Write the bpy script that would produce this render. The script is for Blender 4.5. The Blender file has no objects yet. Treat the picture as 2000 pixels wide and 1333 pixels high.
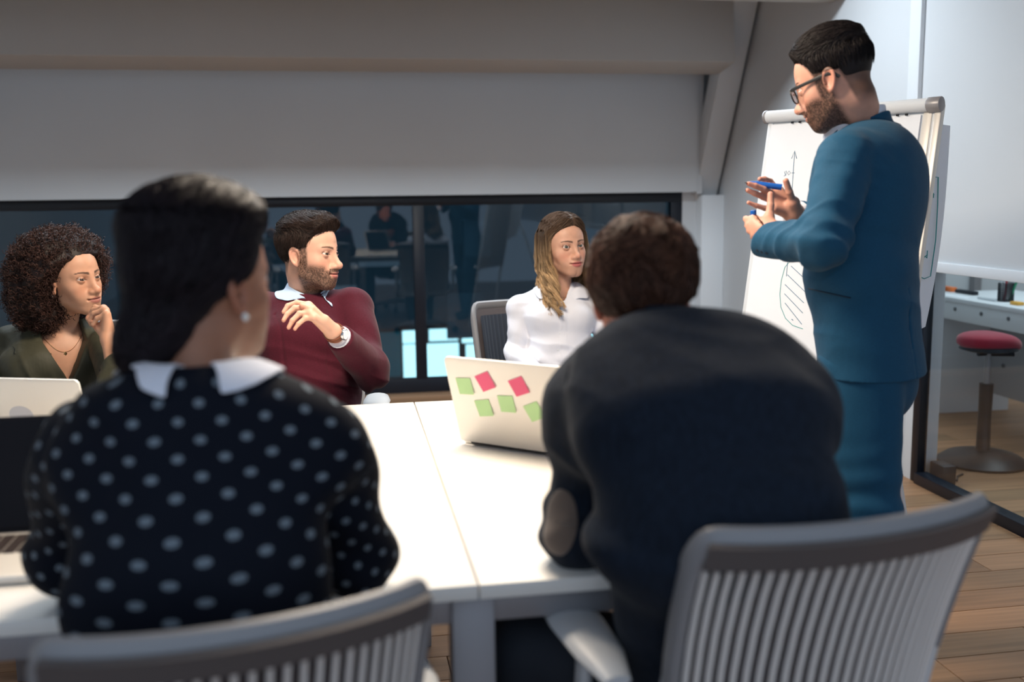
import bpy, bmesh, math, random
import numpy as np
from mathutils import Vector, Matrix, Euler

# ------------------------------------------------------------------ camera, world, lights, exposure
SC = bpy.context.scene
COL = SC.collection
random.seed(5)
RNG = np.random.default_rng(7)
FPX = 1950.0
CAMP = np.array([0, 0, 1.35])
_yaw, _pit, _rol = math.radians(-9.5), math.radians(8.35), math.radians(0.72)
_fw = np.array([0, math.cos(_pit), -math.sin(_pit)]); _rt = np.array([1.0, 0, 0]); _up = np.cross(_rt, _fw)
_c, _s = math.cos(_rol), math.sin(_rol)
_rt, _up = _rt * _c - _up * _s, _up * _c + _rt * _s
_z = np.array([[math.cos(_yaw), -math.sin(_yaw), 0], [math.sin(_yaw), math.cos(_yaw), 0], [0, 0, 1]])
CM = _z @ np.stack([_rt, _up, -_fw], 1)
cam_d = bpy.data.cameras.new('camera'); cam = bpy.data.objects.new('camera', cam_d); COL.objects.link(cam)
mw = Matrix.Identity(4)
for i in range(3):
    for j in range(3): mw[i][j] = CM[i, j]
    mw[i][3] = CAMP[i]
cam.matrix_world = mw
cam_d.sensor_width = 36; cam_d.lens = 36 * FPX / 2000
cam_d.dof.use_dof = True; cam_d.dof.focus_distance = 3.25; cam_d.dof.aperture_fstop = 2.0
SC.camera = cam
SC.view_settings.view_transform = 'Standard'; SC.view_settings.look = 'None'
SC.view_settings.exposure = 0.12; SC.view_settings.gamma = 1.0; SC.view_settings.use_curve_mapping = False

W = bpy.data.worlds.new('daylight'); SC.world = W; W.use_nodes = True
wn = W.node_tree.nodes; wb = wn['Background']
wb.inputs['Color'].default_value = (0.62, 0.78, 1.0, 1); wb.inputs['Strength'].default_value = 0.85

def area(name, loc, target, size, power, color, sy=None):
    d = bpy.data.lights.new(name, 'AREA'); d.energy = power; d.color = color; d.size = size
    if sy: d.shape = 'RECTANGLE'; d.size_y = sy
    o = bpy.data.objects.new(name, d); COL.objects.link(o); o.location = loc
    v = Vector(target) - Vector(loc); o.rotation_euler = v.to_track_quat('-Z', 'Y').to_euler()
    return o
# lamp over the table, added rear wall light, added next room fill
area('table_lamp_light', (0.15, 2.45, 2.27), (0.15, 2.35, 0.7), 0.9, 48, (1.0, 0.85, 0.68), 0.30)
area('rear_wall_fill', (0.0, 4.45, 2.65), (0.0, 4.6, 0.5), 4.2, 94, (0.74, 0.88, 1.0), 0.25)
area('next_room_fill', (3.9, 4.6, 2.5), (3.4, 4.7, 0), 1.2, 34, (0.85, 0.95, 1.0), 1.6)

def at(px, py, Z):           # a point of the room from its place in the photograph and its distance
    return CAMP + CM @ np.array([(px - 1000) / FPX * Z, -(py - 666.5) / FPX * Z, -Z])
def _ray(px, py, k, h):
    d = CM @ np.array([(px - 1000) / FPX, -(py - 666.5) / FPX, -1.0]); return CAMP + d * ((h - CAMP[k]) / d[k])
def onx(px, py, h): return _ray(px, py, 0, h)
def ony(px, py, h): return _ray(px, py, 1, h)
def onz(px, py, h): return _ray(px, py, 2, h)
# ------------------------------------------------------------------ helpers: tagging, materials, meshes
WORLD = set()                  # roots whose children are modelled in room coordinates
def put(o, parent=None):
    COL.objects.link(o)
    if parent is not None:
        o.parent = parent
        if parent.name in WORLD: o.matrix_parent_inverse = Matrix.LocRotScale(parent.location, parent.rotation_euler, None).inverted()
    return o
def tag(o, label=None, cat=None, group=None, kind=None):
    if label: o['label'] = label
    if cat: o['category'] = cat
    if group: o['group'] = group
    if kind: o['kind'] = kind
    return o
def thing(name, label, cat, loc=(0, 0, 0), rz=0, group=None):
    o = bpy.data.objects.new(name, None); COL.objects.link(o); o.location = loc; o.rotation_euler = (0, 0, rz)
    o.empty_display_size = .05
    return tag(o, label, cat, group)
def dup(root, loc=None, rz=None, label=None, group=None, parent=None):
    r = root.copy(); COL.objects.link(r)
    if loc is not None: r.location = loc
    if rz is not None: r.rotation_euler = (0, 0, rz)
    if label: r['label'] = label
    if group: r['group'] = group
    if parent is not None: r.parent = parent
    for ch in list(root.children): dup(ch, parent=r)
    return r

def mat(name, col, rough=.6, metal=0, spec=.5, bump=None, var=None, sheen=0, sub=0, attr=False, coat=0, emit=None, alpha=None, trans=0, ior=None):
    m = bpy.data.materials.new(name); m.use_nodes = True
    nt = m.node_tree; b = nt.nodes['Principled BSDF']; L = nt.links.new
    b.inputs['Base Color'].default_value = (*col, 1); b.inputs['Roughness'].default_value = rough
    b.inputs['Metallic'].default_value = metal; b.inputs['Specular IOR Level'].default_value = spec
    if sheen: b.inputs['Sheen Weight'].default_value = sheen; b.inputs['Sheen Roughness'].default_value = .5
    if coat: b.inputs['Coat Weight'].default_value = coat
    if trans: b.inputs['Transmission Weight'].default_value = trans
    if ior: b.inputs['IOR'].default_value = ior
    if sub:
        b.inputs['Subsurface Weight'].default_value = sub; b.inputs['Subsurface Radius'].default_value = (1, .35, .2)
        b.inputs['Subsurface Scale'].default_value = .006
    if emit: b.inputs['Emission Color'].default_value = (*emit[0], 1); b.inputs['Emission Strength'].default_value = emit[1]
    tc = None
    def coord(scale):
        nonlocal tc
        if tc is None: tc = nt.nodes.new('ShaderNodeTexCoord')
        mp = nt.nodes.new('ShaderNodeMapping'); L(tc.outputs['Object'], mp.inputs['Vector']); mp.inputs['Scale'].default_value = scale
        return mp.outputs['Vector']
    colout = None
    if attr:
        a = nt.nodes.new('ShaderNodeAttribute'); a.attribute_name = 'col'; colout = a.outputs['Color']
        L(colout, b.inputs['Base Color'])
    if var:            # (scale xyz, amount, detail)
        n = nt.nodes.new('ShaderNodeTexNoise'); L(coord(var[0]), n.inputs['Vector']); n.inputs['Scale'].default_value = 1; n.inputs['Detail'].default_value = var[2] if len(var) > 2 else 3
        r = nt.nodes.new('ShaderNodeMapRange'); L(n.outputs['Fac'], r.inputs['Value']); r.inputs['From Min'].default_value = .3; r.inputs['From Max'].default_value = .7
        r.inputs['To Min'].default_value = 1 - var[1]; r.inputs['To Max'].default_value = 1 + var[1]
        v = nt.nodes.new('ShaderNodeVectorMath'); v.operation = 'SCALE'
        if colout: L(colout, v.inputs[0])
        else: v.inputs[0].default_value = col
        L(r.outputs['Result'], v.inputs['Scale']); L(v.outputs['Vector'], b.inputs['Base Color'])
    if bump:           # list of (scale xyz, strength, distance)
        prev = None
        for sc, st, di in bump:
            n = nt.nodes.new('ShaderNodeTexNoise'); L(coord(sc), n.inputs['Vector']); n.inputs['Scale'].default_value = 1; n.inputs['Detail'].default_value = 3
            bn = nt.nodes.new('ShaderNodeBump'); bn.inputs['Strength'].default_value = st; bn.inputs['Distance'].default_value = di
            L(n.outputs['Fac'], bn.inputs['Height'])
            if prev: L(prev, bn.inputs['Normal'])
            prev = bn.outputs['Normal']
        L(prev, b.inputs['Normal'])
    return m

def mesh_obj(name, verts, faces, m=None, parent=None, smooth=False, col=None, ang=None):
    me = bpy.data.meshes.new(name)
    v = np.asarray(verts, dtype=np.float32)
    if isinstance(faces, np.ndarray):
        nf, k = faces.shape
        me.vertices.add(len(v)); me.vertices.foreach_set('co', v.ravel())
        me.loops.add(nf * k); me.loops.foreach_set('vertex_index', faces.astype(np.int32).ravel())
        me.polygons.add(nf); me.polygons.foreach_set('loop_start', np.arange(nf, dtype=np.int32) * k)
        me.update(calc_edges=True)
    else:
        me.from_pydata([tuple(map(float, p)) for p in v], [], faces)
    if smooth: me.polygons.foreach_set('use_smooth', np.ones(len(me.polygons), dtype=bool))
    if ang is not None:
        me.polygons.foreach_set('use_smooth', np.ones(len(me.polygons), dtype=bool)); me.set_sharp_from_angle(angle=math.radians(ang))
    if col is not None:
        a = me.attributes.new('col', 'FLOAT_COLOR', 'POINT')
        c = np.ones((len(v), 4), dtype=np.float32); c[:, :3] = col; a.data.foreach_set('color', c.ravel())
    if m: me.materials.append(m)
    return put(bpy.data.objects.new(name, me), parent)

class MB:                      # gathers boxes, tubes, sheets into one mesh
    def __init__(s): s.v = []; s.f = []
    def add(s, vs, fs):
        n = len(s.v); s.v += [tuple(map(float, p)) for p in vs]; s.f += [tuple(i + n for i in f) for f in fs]; return s
    def box(s, lo, hi, M=None):
        x0, y0, z0 = lo; x1, y1, z1 = hi
        vs = [(x0, y0, z0), (x1, y0, z0), (x1, y1, z0), (x0, y1, z0), (x0, y0, z1), (x1, y0, z1), (x1, y1, z1), (x0, y1, z1)]
        if M is not None: vs = [tuple(M @ Vector(p)) for p in vs]
        return s.add(vs, [(3, 2, 1, 0), (4, 5, 6, 7), (0, 1, 5, 4), (1, 2, 6, 5), (2, 3, 7, 6), (3, 0, 4, 7)])
    def tube(s, pts, r, n=10, ry=None, side=None, cap=True, closed=False):
        pts = [np.array(p, float) for p in pts]; m = len(pts)
        R = r if hasattr(r, '__len__') else [r] * m
        RY = R if ry is None else (ry if hasattr(ry, '__len__') else [ry] * m)
        vs = []; up = None
        for i in range(m):
            if closed: t = pts[(i + 1) % m] - pts[i - 1]
            else: t = pts[min(i + 1, m - 1)] - pts[max(i - 1, 0)]
            t = t / (np.linalg.norm(t) + 1e-12)
            if side is not None: a = np.array(side, float)
            elif up is not None: a = up
            else: a = np.array([1.0, 0, 0]) if abs(t[0]) < .8 else np.array([0, 1.0, 0])
            a = a - t * a.dot(t); a /= np.linalg.norm(a) + 1e-12; up = a; b = np.cross(t, a)
            for k in range(n):
                th = 2 * math.pi * k / n; vs.append(pts[i] + a * math.cos(th) * R[i] + b * math.sin(th) * RY[i])
        fs = []
        for i in range(m if closed else m - 1):
            j = (i + 1) % m
            for k in range(n):
                k2 = (k + 1) % n; fs.append((i * n + k, i * n + k2, j * n + k2, j * n + k))
        if cap and not closed: fs += [tuple(range(n - 1, -1, -1)), tuple((m - 1) * n + k for k in range(n))]
        return s.add(vs, fs)
    def lathe(s, prof, n=24, c=(0, 0, 0)):
        vs = []; m = len(prof)
        for r, z in prof:
            for k in range(n):
                th = 2 * math.pi * k / n; vs.append((c[0] + r * math.cos(th), c[1] + r * math.sin(th), c[2] + z))
        fs = [(i * n + k, i * n + (k + 1) % n, (i + 1) * n + (k + 1) % n, (i + 1) * n + k) for i in range(m - 1) for k in range(n)]
        fs += [tuple(range(n - 1, -1, -1)), tuple((m - 1) * n + k for k in range(n))]
        return s.add(vs, fs)
    def prism(s, poly, z0, z1, M=None):
        n = len(poly); vs = [(x, y, z0) for x, y in poly] + [(x, y, z1) for x, y in poly]
        if M is not None: vs = [tuple(M @ Vector(p)) for p in vs]
        return s.add(vs, [tuple(range(n - 1, -1, -1)), tuple(range(n, 2 * n))] + [(i, (i + 1) % n, (i + 1) % n + n, i + n) for i in range(n)])
    def grid(s, fn, nu, nv, thick=None):   # sheet fn(u,v)->point, optional thickness vector fn
        P = [[np.array(fn(i / (nu - 1), j / (nv - 1))) for j in range(nv)] for i in range(nu)]
        vs = [P[i][j] for i in range(nu) for j in range(nv)]
        fs = [(i * nv + j, (i + 1) * nv + j, (i + 1) * nv + j + 1, i * nv + j + 1) for i in range(nu - 1) for j in range(nv - 1)]
        if thick is None: return s.add(vs, fs)
        G = np.array(P); du = np.gradient(G, axis=0); dv = np.gradient(G, axis=1); N = np.cross(du, dv); N /= np.linalg.norm(N, axis=2, keepdims=True) + 1e-12
        Q = G - N * thick; o = nu * nv
        vs += [Q[i][j] for i in range(nu) for j in range(nv)]
        fs += [tuple(o + k for k in reversed(f)) for f in fs]
        rim = [(i, 0) for i in range(nu)] + [(nu - 1, j) for j in range(1, nv)] + [(i, nv - 1) for i in range(nu - 2, -1, -1)] + [(0, j) for j in range(nv - 2, 0, -1)]
        for a, b in zip(rim, rim[1:] + rim[:1]):
            ia = a[0] * nv + a[1]; ib = b[0] * nv + b[1]; fs.append((ib, ia, o + ia, o + ib))
        return s.add(vs, fs)
    def build(s, name, m, parent=None, ang=35, bevel=None, seg=2):
        o = mesh_obj(name, s.v, s.f, m, parent)
        if bevel:
            bm = bmesh.new(); bm.from_mesh(o.data)
            es = [e for e in bm.edges if len(e.link_faces) == 2 and e.calc_face_angle(0) > math.radians(40)]
            bmesh.ops.bevel(bm, geom=es, offset=bevel, segments=seg, affect='EDGES', profile=.5, clamp_overlap=True)
            bm.to_mesh(o.data); bm.free()
        me = o.data
        me.polygons.foreach_set('use_smooth', np.ones(len(me.polygons), dtype=bool)); me.set_sharp_from_angle(angle=math.radians(ang))
        return o
def struct(name, mb, m, parent=None, **k):
    o = mb.build(name, m, parent, **k)
    if parent is None: o['kind'] = 'structure'
    return o
# ------------------------------------------------------------------ materials
M = {}
M['skin'] = mat('skin', (.6, .35, .25), .48, attr=True, sub=.12, spec=.4, bump=[((900, 900, 900), .05, .0006)])
M['eye'] = mat('eye', (.8, .8, .8), .12, attr=True, spec=.6)
M['hair'] = mat('hair', (.03, .02, .015), .5, attr=True, spec=.22)
M['wall'] = mat('painted_wall', (.60, .62, .64), .75, spec=.25, var=((1.2, 1.2, 1.2), .02), bump=[((90, 90, 90), .04, .002)])
M['roof'] = mat('painted_roof', (.50, .475, .45), .8, spec=.2, var=((1.5, 1.5, 1.5), .03), bump=[((80, 80, 80), .04, .002)])
M['white_paint'] = mat('white_paint', (.72, .75, .78), .6, spec=.3)
M['black_frame'] = mat('black_frame', (.006, .009, .016), .35, spec=.4)
M['wood'] = mat('oak_boards', (.34, .20, .115), .42, spec=.35, bump=[((3, 160, 10), .12, .002)])
M['white_top'] = mat('white_laminate', (.80, .76, .70), .38, spec=.45)
M['leg_grey'] = mat('grey_metal', (.30, .29, .30), .4, metal=.3)
M['edge_grey'] = mat('edge_band', (.42, .43, .45), .5)
M['silver'] = mat('silver_aluminium', (.78, .74, .68), .36, metal=.25, spec=.5)
M['dark_plastic'] = mat('black_plastic', (.008, .009, .014), .42, spec=.4)
M['chair_frame'] = mat('taupe_plastic', (.10, .086, .083), .55, spec=.3)
M['chair_rib'] = mat('rib_plastic', (.74, .70, .66), .45, spec=.35)
M['chair_rim'] = mat('grey_rim', (.24, .235, .24), .42, spec=.45)
M['chair_back'] = mat('rib_gap', (.085, .07, .072), .7)
M['chair_white'] = mat('light_grey_plastic', (.56, .57, .58), .4, spec=.4)
M['chair_navy'] = mat('navy_cushion', (.010, .018, .034), .75, sheen=.2, bump=[((700, 700, 700), .3, .0008)])
M['chrome'] = mat('chrome', (.6, .6, .62), .2, metal=1)
M['paper'] = mat('flipchart_paper', (.88, .91, .96), .7, spec=.2, var=((3, 3, 3), .015))
M['ink_blue'] = mat('blue_ink', (.05, .16, .28), .6)
M['ink_teal'] = mat('teal_ink', (.0, .30, .30), .6)
M['marker_blue'] = mat('blue_marker', (.005, .09, .40), .3, spec=.5)
M['red_fabric'] = mat('red_fabric', (.36, .008, .035), .8, sheen=.3, bump=[((600, 600, 600), .3, .001)])
M['pink_note'] = mat('pink_note', (.86, .12, .24), .7)
M['green_note'] = mat('green_note', (.50, .76, .36), .7)
M['orange'] = mat('orange_plastic', (.80, .20, .05), .5)
M['yellow'] = mat('yellow_plastic', (.80, .42, .06), .5)
M['green'] = mat('green_plastic', (.02, .25, .12), .5)
M['red'] = mat('red_plastic', (.45, .03, .05), .5)
M['teal_wall'] = mat('teal_wall', (.09, .15, .18), .8)
M['teal_panel'] = mat('teal_panel', (.05, .34, .40), .7)
M['win_emit'] = mat('bright_daylight', (.5, .9, 1), .5, emit=((.70, .98, 1.0), 2.3))
M['lamp_emit'] = mat('lamp_diffuser', (1, .9, .8), .5, emit=((1, .88, .74), 4.0))
M['key'] = mat('keyboard_keys', (.03, .02, .02), .5)
M['grey_dot'] = mat('grey_plug', (.12, .13, .14), .5)
M['screen_black'] = mat('black_screen', (.004, .003, .006), .55, spec=.2)
M['logo'] = mat('pale_grey_logo', (.55, .55, .58), .4)
def glass(name, tint, refl, rough=0.0):
    m = bpy.data.materials.new(name); m.use_nodes = True; nt = m.node_tree; nt.nodes.clear(); L = nt.links.new
    o = nt.nodes.new('ShaderNodeOutputMaterial'); t = nt.nodes.new('ShaderNodeBsdfTransparent'); g = nt.nodes.new('ShaderNodeBsdfGlossy')
    t.inputs['Color'].default_value = (*tint, 1); g.inputs['Roughness'].default_value = rough; g.inputs['Color'].default_value = (.9, .95, 1, 1)
    f = nt.nodes.new('ShaderNodeFresnel'); f.inputs['IOR'].default_value = 1.5
    mm = nt.nodes.new('ShaderNodeMath'); mm.operation = 'MULTIPLY'; mm.inputs[1].default_value = refl; L(f.outputs[0], mm.inputs[0])
    gm = nt.nodes.new('ShaderNodeNewGeometry'); iv = nt.nodes.new('ShaderNodeMath'); iv.operation = 'SUBTRACT'; iv.inputs[0].default_value = 1; L(gm.outputs['Backfacing'], iv.inputs[1])
    m2 = nt.nodes.new('ShaderNodeMath'); m2.operation = 'MULTIPLY'; m2.use_clamp = True; L(mm.outputs[0], m2.inputs[0]); L(iv.outputs[0], m2.inputs[1]); mm = m2
    mx = nt.nodes.new('ShaderNodeMixShader'); L(mm.outputs[0], mx.inputs['Fac']); L(t.outputs[0], mx.inputs[1]); L(g.outputs[0], mx.inputs[2]); L(mx.outputs[0], o.inputs['Surface'])
    return m
M['glass_dark'] = glass('dark_glass', (.60, .72, .76), 1.6)
M['glass_clear'] = glass('clear_glass', (.93, .97, .98), 1.5)
def wood_boards(i):
    r = random.Random(i); k = r.uniform(.80, 1.18); w = r.uniform(-.012, .012)
    return mat('oak_board', (.31 * k + w, .170 * k, .088 * k), .45, spec=.35, var=((1.5, 38, 8), .22, 5), bump=[((2, 120, 8), .12, .0015)])
M['boards'] = [wood_boards(i) for i in range(7)]
# ------------------------------------------------------------------ implicit modelling (numpy) for bodies and clothes
F32 = np.float32
def V(*a): return np.array(a, dtype=F32)
def rc(P, a, b, ra, rb):
    a = np.asarray(a, F32); b = np.asarray(b, F32); ab = b - a; t = np.clip(((P - a) @ ab) / F32(ab @ ab), 0, 1)
    return np.linalg.norm(P - a - t[:, None] * ab, axis=1) - (ra + t * (rb - ra)).astype(F32)
def el(P, c, r, Rm=None):
    q = P - np.asarray(c, F32)
    if Rm is not None: q = q @ np.asarray(Rm, F32)
    r = np.asarray(r, F32); q1 = q / r; k0 = np.linalg.norm(q1, axis=1); k1 = np.linalg.norm(q1 / r, axis=1) + 1e-9
    return k0 * (k0 - 1) / k1
def sp(P, c, r): return np.linalg.norm(P - np.asarray(c, F32), axis=1) - F32(r)
def smin(a, b, k):
    h = np.maximum(k - np.abs(a - b), 0) / k; return np.minimum(a, b) - h * h * (k * .25)
def smax(a, b, k): return -smin(-a, -b, k)
def oval(P, a, b, ra, rb, side, k=1.0):      # cone of elliptical section: ra=(side radius, other radius)
    a = np.asarray(a, F32); b = np.asarray(b, F32); ab = b - a; L = np.linalg.norm(ab); ax = ab / L
    s = np.asarray(side, F32); s = s - ax * (s @ ax); s = s / np.linalg.norm(s); n = np.cross(ax, s)
    q = P - a; t = np.clip((q @ ax) / L, 0, 1); v = q - t[:, None] * ab
    rx = ra[0] + t * (rb[0] - ra[0]); ry = ra[1] + t * (rb[1] - ra[1]); rm = np.minimum(rx, ry)
    x = v @ s; y = v @ n; w = v @ ax
    return (np.sqrt((x / rx) ** 2 + (y / ry) ** 2 + (w / rm) ** 2) - 1) * rm
def cut(d, P, o, n, k=.004):                 # keep the side that n points away from
    n = np.asarray(n, F32); n = n / np.linalg.norm(n); return smax(d, (P - np.asarray(o, F32)) @ n, k)
_perm = np.random.default_rng(3).random((32, 32, 32)).astype(F32)
def vnoise(P):
    i = np.floor(P).astype(np.int32); f = (P - i).astype(F32); f = f * f * (3 - 2 * f); i &= 31; j = (i + 1) & 31
    x0, y0, z0 = i.T; x1, y1, z1 = j.T; fx, fy, fz = f.T
    g = _perm
    a = g[x0, y0, z0] * (1 - fx) + g[x1, y0, z0] * fx; b = g[x0, y1, z0] * (1 - fx) + g[x1, y1, z0] * fx
    c = g[x0, y0, z1] * (1 - fx) + g[x1, y0, z1] * fx; d = g[x0, y1, z1] * (1 - fx) + g[x1, y1, z1] * fx
    return (a * (1 - fy) + b * fy) * (1 - fz) + (c * (1 - fy) + d * fy) * fz - .5
def fbm(P, n=3):
    s = 0; a = 1
    for k in range(n): s = s + a * vnoise(P * (2 ** k) + 7.3 * k); a *= .5
    return s
def surf(fn, lo, hi, h, st=4, newton=1):
    lo = np.asarray(lo, float); hi = np.asarray(hi, float)
    n = (np.ceil((hi - lo) / (h * st)).astype(int)) * st + 1
    ax = [(lo[i] + h * np.arange(n[i])).astype(F32) for i in range(3)]
    ca = [a[::st] for a in ax]
    C = np.stack(np.meshgrid(*ca, indexing='ij'), -1).reshape(-1, 3)
    cf = fn(C).reshape([len(a) for a in ca])
    up = cf
    for d in range(3): up = np.repeat(up, st, axis=d)
    # nearest coarse node value (shifted half a step), cropped
    near = np.abs(cf) < h * st * 1.9
    F = np.empty(n, F32)
    idx = [np.minimum((np.arange(n[i]) + st // 2) // st, len(ca[i]) - 1) for i in range(3)]
    F[:] = cf[np.ix_(*idx)]; mask = near[np.ix_(*idx)]
    ii = np.nonzero(mask); Q = np.stack([ax[0][ii[0]], ax[1][ii[1]], ax[2][ii[2]]], 1)
    F[ii] = fn(Q)
    s = F < 0
    # cells
    a = np.zeros(np.array(F.shape) - 1, np.int8)
    for dx in (0, 1):
        for dy in (0, 1):
            for dz in (0, 1): a += s[dx:dx + a.shape[0], dy:dy + a.shape[1], dz:dz + a.shape[2]]
    act = (a > 0) & (a < 8); cells = np.nonzero(act); nc = len(cells[0])
    vid = -np.ones(a.shape, np.int32); vid[cells] = np.arange(nc)
    acc = np.zeros((nc, 3), F32); cnt = np.zeros(nc, F32)
    base = np.stack(cells, 1)
    corners = [(x, y, z) for x in (0, 1) for y in (0, 1) for z in (0, 1)]
    for c0 in corners:
        for d in range(3):
            if c0[d]: continue
            c1 = list(c0); c1[d] = 1
            v0 = F[base[:, 0] + c0[0], base[:, 1] + c0[1], base[:, 2] + c0[2]]; v1 = F[base[:, 0] + c1[0], base[:, 1] + c1[1], base[:, 2] + c1[2]]
            m = (v0 < 0) != (v1 < 0); t = np.where(m, v0 / np.where(m, v0 - v1, 1), 0)
            p = np.tile(np.array(c0, F32), (nc, 1)); p[:, d] += t; acc[m] += p[m]; cnt[m] += 1
    verts = (lo + (base + acc / np.maximum(cnt, 1)[:, None]) * h).astype(F32)
    quads = []
    for d in range(3):
        e = [1, 1, 1]; sl0 = [slice(1, -1)] * 3; sl1 = [slice(1, -1)] * 3
        sl0[d] = slice(0, -1); sl1[d] = slice(1, None)
        A = s[tuple(sl0)]; B = s[tuple(sl1)]; ch = A != B
        k = np.stack(np.nonzero(ch), 1)
        if not len(k): continue
        flip = A[ch]
        off = np.ones(3, int); off[d] = 0; k = k + off
        u, v = [(1, 2), (2, 0), (0, 1)][d]
        def g(du, dv):
            q = k.copy(); q[:, u] -= du; q[:, v] -= dv; return vid[q[:, 0], q[:, 1], q[:, 2]]
        q = np.stack([g(1, 1), g(0, 1), g(0, 0), g(1, 0)], 1)
        q[~flip] = q[~flip][:, ::-1]; quads.append(q)
    quads = np.concatenate(quads); quads = quads[(quads >= 0).all(1)]
    for _ in range(newton):
        e = F32(h * .5); f0 = fn(verts); g = np.stack([fn(verts + e * np.eye(3, dtype=F32)[i]) - f0 for i in range(3)], 1) / e
        gg = (g * g).sum(1) + 1e-3; step = -(f0 / gg)[:, None] * g
        l = np.linalg.norm(step, axis=1, keepdims=True); step *= np.minimum(1, h * .8 / (l + 1e-9)); verts = verts + step
    return verts, quads
def grad(fn, P, e=.002):
    f0 = fn(P); g = np.stack([fn(P + F32(e) * np.eye(3, dtype=F32)[i]) - f0 for i in range(3)], 1) / e
    return f0, g / (np.linalg.norm(g, axis=1, keepdims=True) + 1e-6)
def rotm(yaw, pitch=0, roll=0):              # degrees; columns = local right, forward, up. yaw 0 looks +Y, positive turns left
    return np.array(Euler((math.radians(pitch), math.radians(roll), math.radians(yaw)), 'XYZ').to_matrix(), dtype=F32)
def sdf_obj(name, fn, lo, hi, h, m, parent=None, colfn=None, st=4, newton=1):
    v, q = surf(fn, lo, hi, h, st, newton)
    return mesh_obj(name, v, q, m, parent, smooth=True, col=None if colfn is None else colfn(v))
def join_parts(parts):
    V_, Q_ = [], []; n = 0
    for v, q in parts: V_.append(v); Q_.append(q + n); n += len(v)
    return np.concatenate(V_), np.concatenate(Q_)
def strands(paths, r0, r1, n=3):             # paths (N,K,3) -> tapered tubes as one mesh
    N, K, _ = paths.shape
    t = np.gradient(paths, axis=1); t /= np.linalg.norm(t, axis=2, keepdims=True) + 1e-9
    ref = np.where(np.abs(t[..., 2:3]) < .8, V(0, 0, 1), V(1, 0, 0)); a = np.cross(t, ref); a /= np.linalg.norm(a, axis=2, keepdims=True) + 1e-9; b = np.cross(t, a)
    u = np.linspace(0, 1, K); r = (np.asarray(r0).reshape(-1, 1) * (1 - u) + np.asarray(r1).reshape(-1, 1) * u) if np.ndim(r0) or np.ndim(r1) else np.tile((r0 * (1 - u) + r1 * u), (N, 1))
    rings = [paths + (a * math.cos(2 * math.pi * k / n) + b * math.sin(2 * math.pi * k / n)) * r[..., None] for k in range(n)]
    Vv = np.stack(rings, 2).reshape(-1, 3)
    base = (np.arange(N)[:, None] * K + np.arange(K - 1)[None]).reshape(-1) * n
    Q = np.concatenate([np.stack([base + k, base + (k + 1) % n, base + n + (k + 1) % n, base + n + k], 1) for k in range(n)])
    return Vv.astype(F32), Q
def flow_hair(fn, roots, dirfn, steps, step, lift, jitter=.15, seed=1):
    rg = np.random.default_rng(seed); P = roots.astype(F32).copy(); out = [P.copy()]
    off = rg.uniform(lift[0], lift[1], len(P)).astype(F32); d = None
    J = rg.normal(0, jitter, P.shape).astype(F32)
    for k in range(steps):
        f0, g = grad(fn, P); tdir = dirfn(P) + J; tdir = tdir - g * (tdir * g).sum(1, keepdims=True); tdir /= np.linalg.norm(tdir, axis=1, keepdims=True) + 1e-6
        d = tdir if d is None else (.5 * d + .5 * tdir); P = P + d * step
        f0, g = grad(fn, P); want = off * min(1, (k + 1) / 2); P = P + g * (want - f0)[:, None] * .8; out.append(P.copy())
    return np.stack(out, 1)
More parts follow.
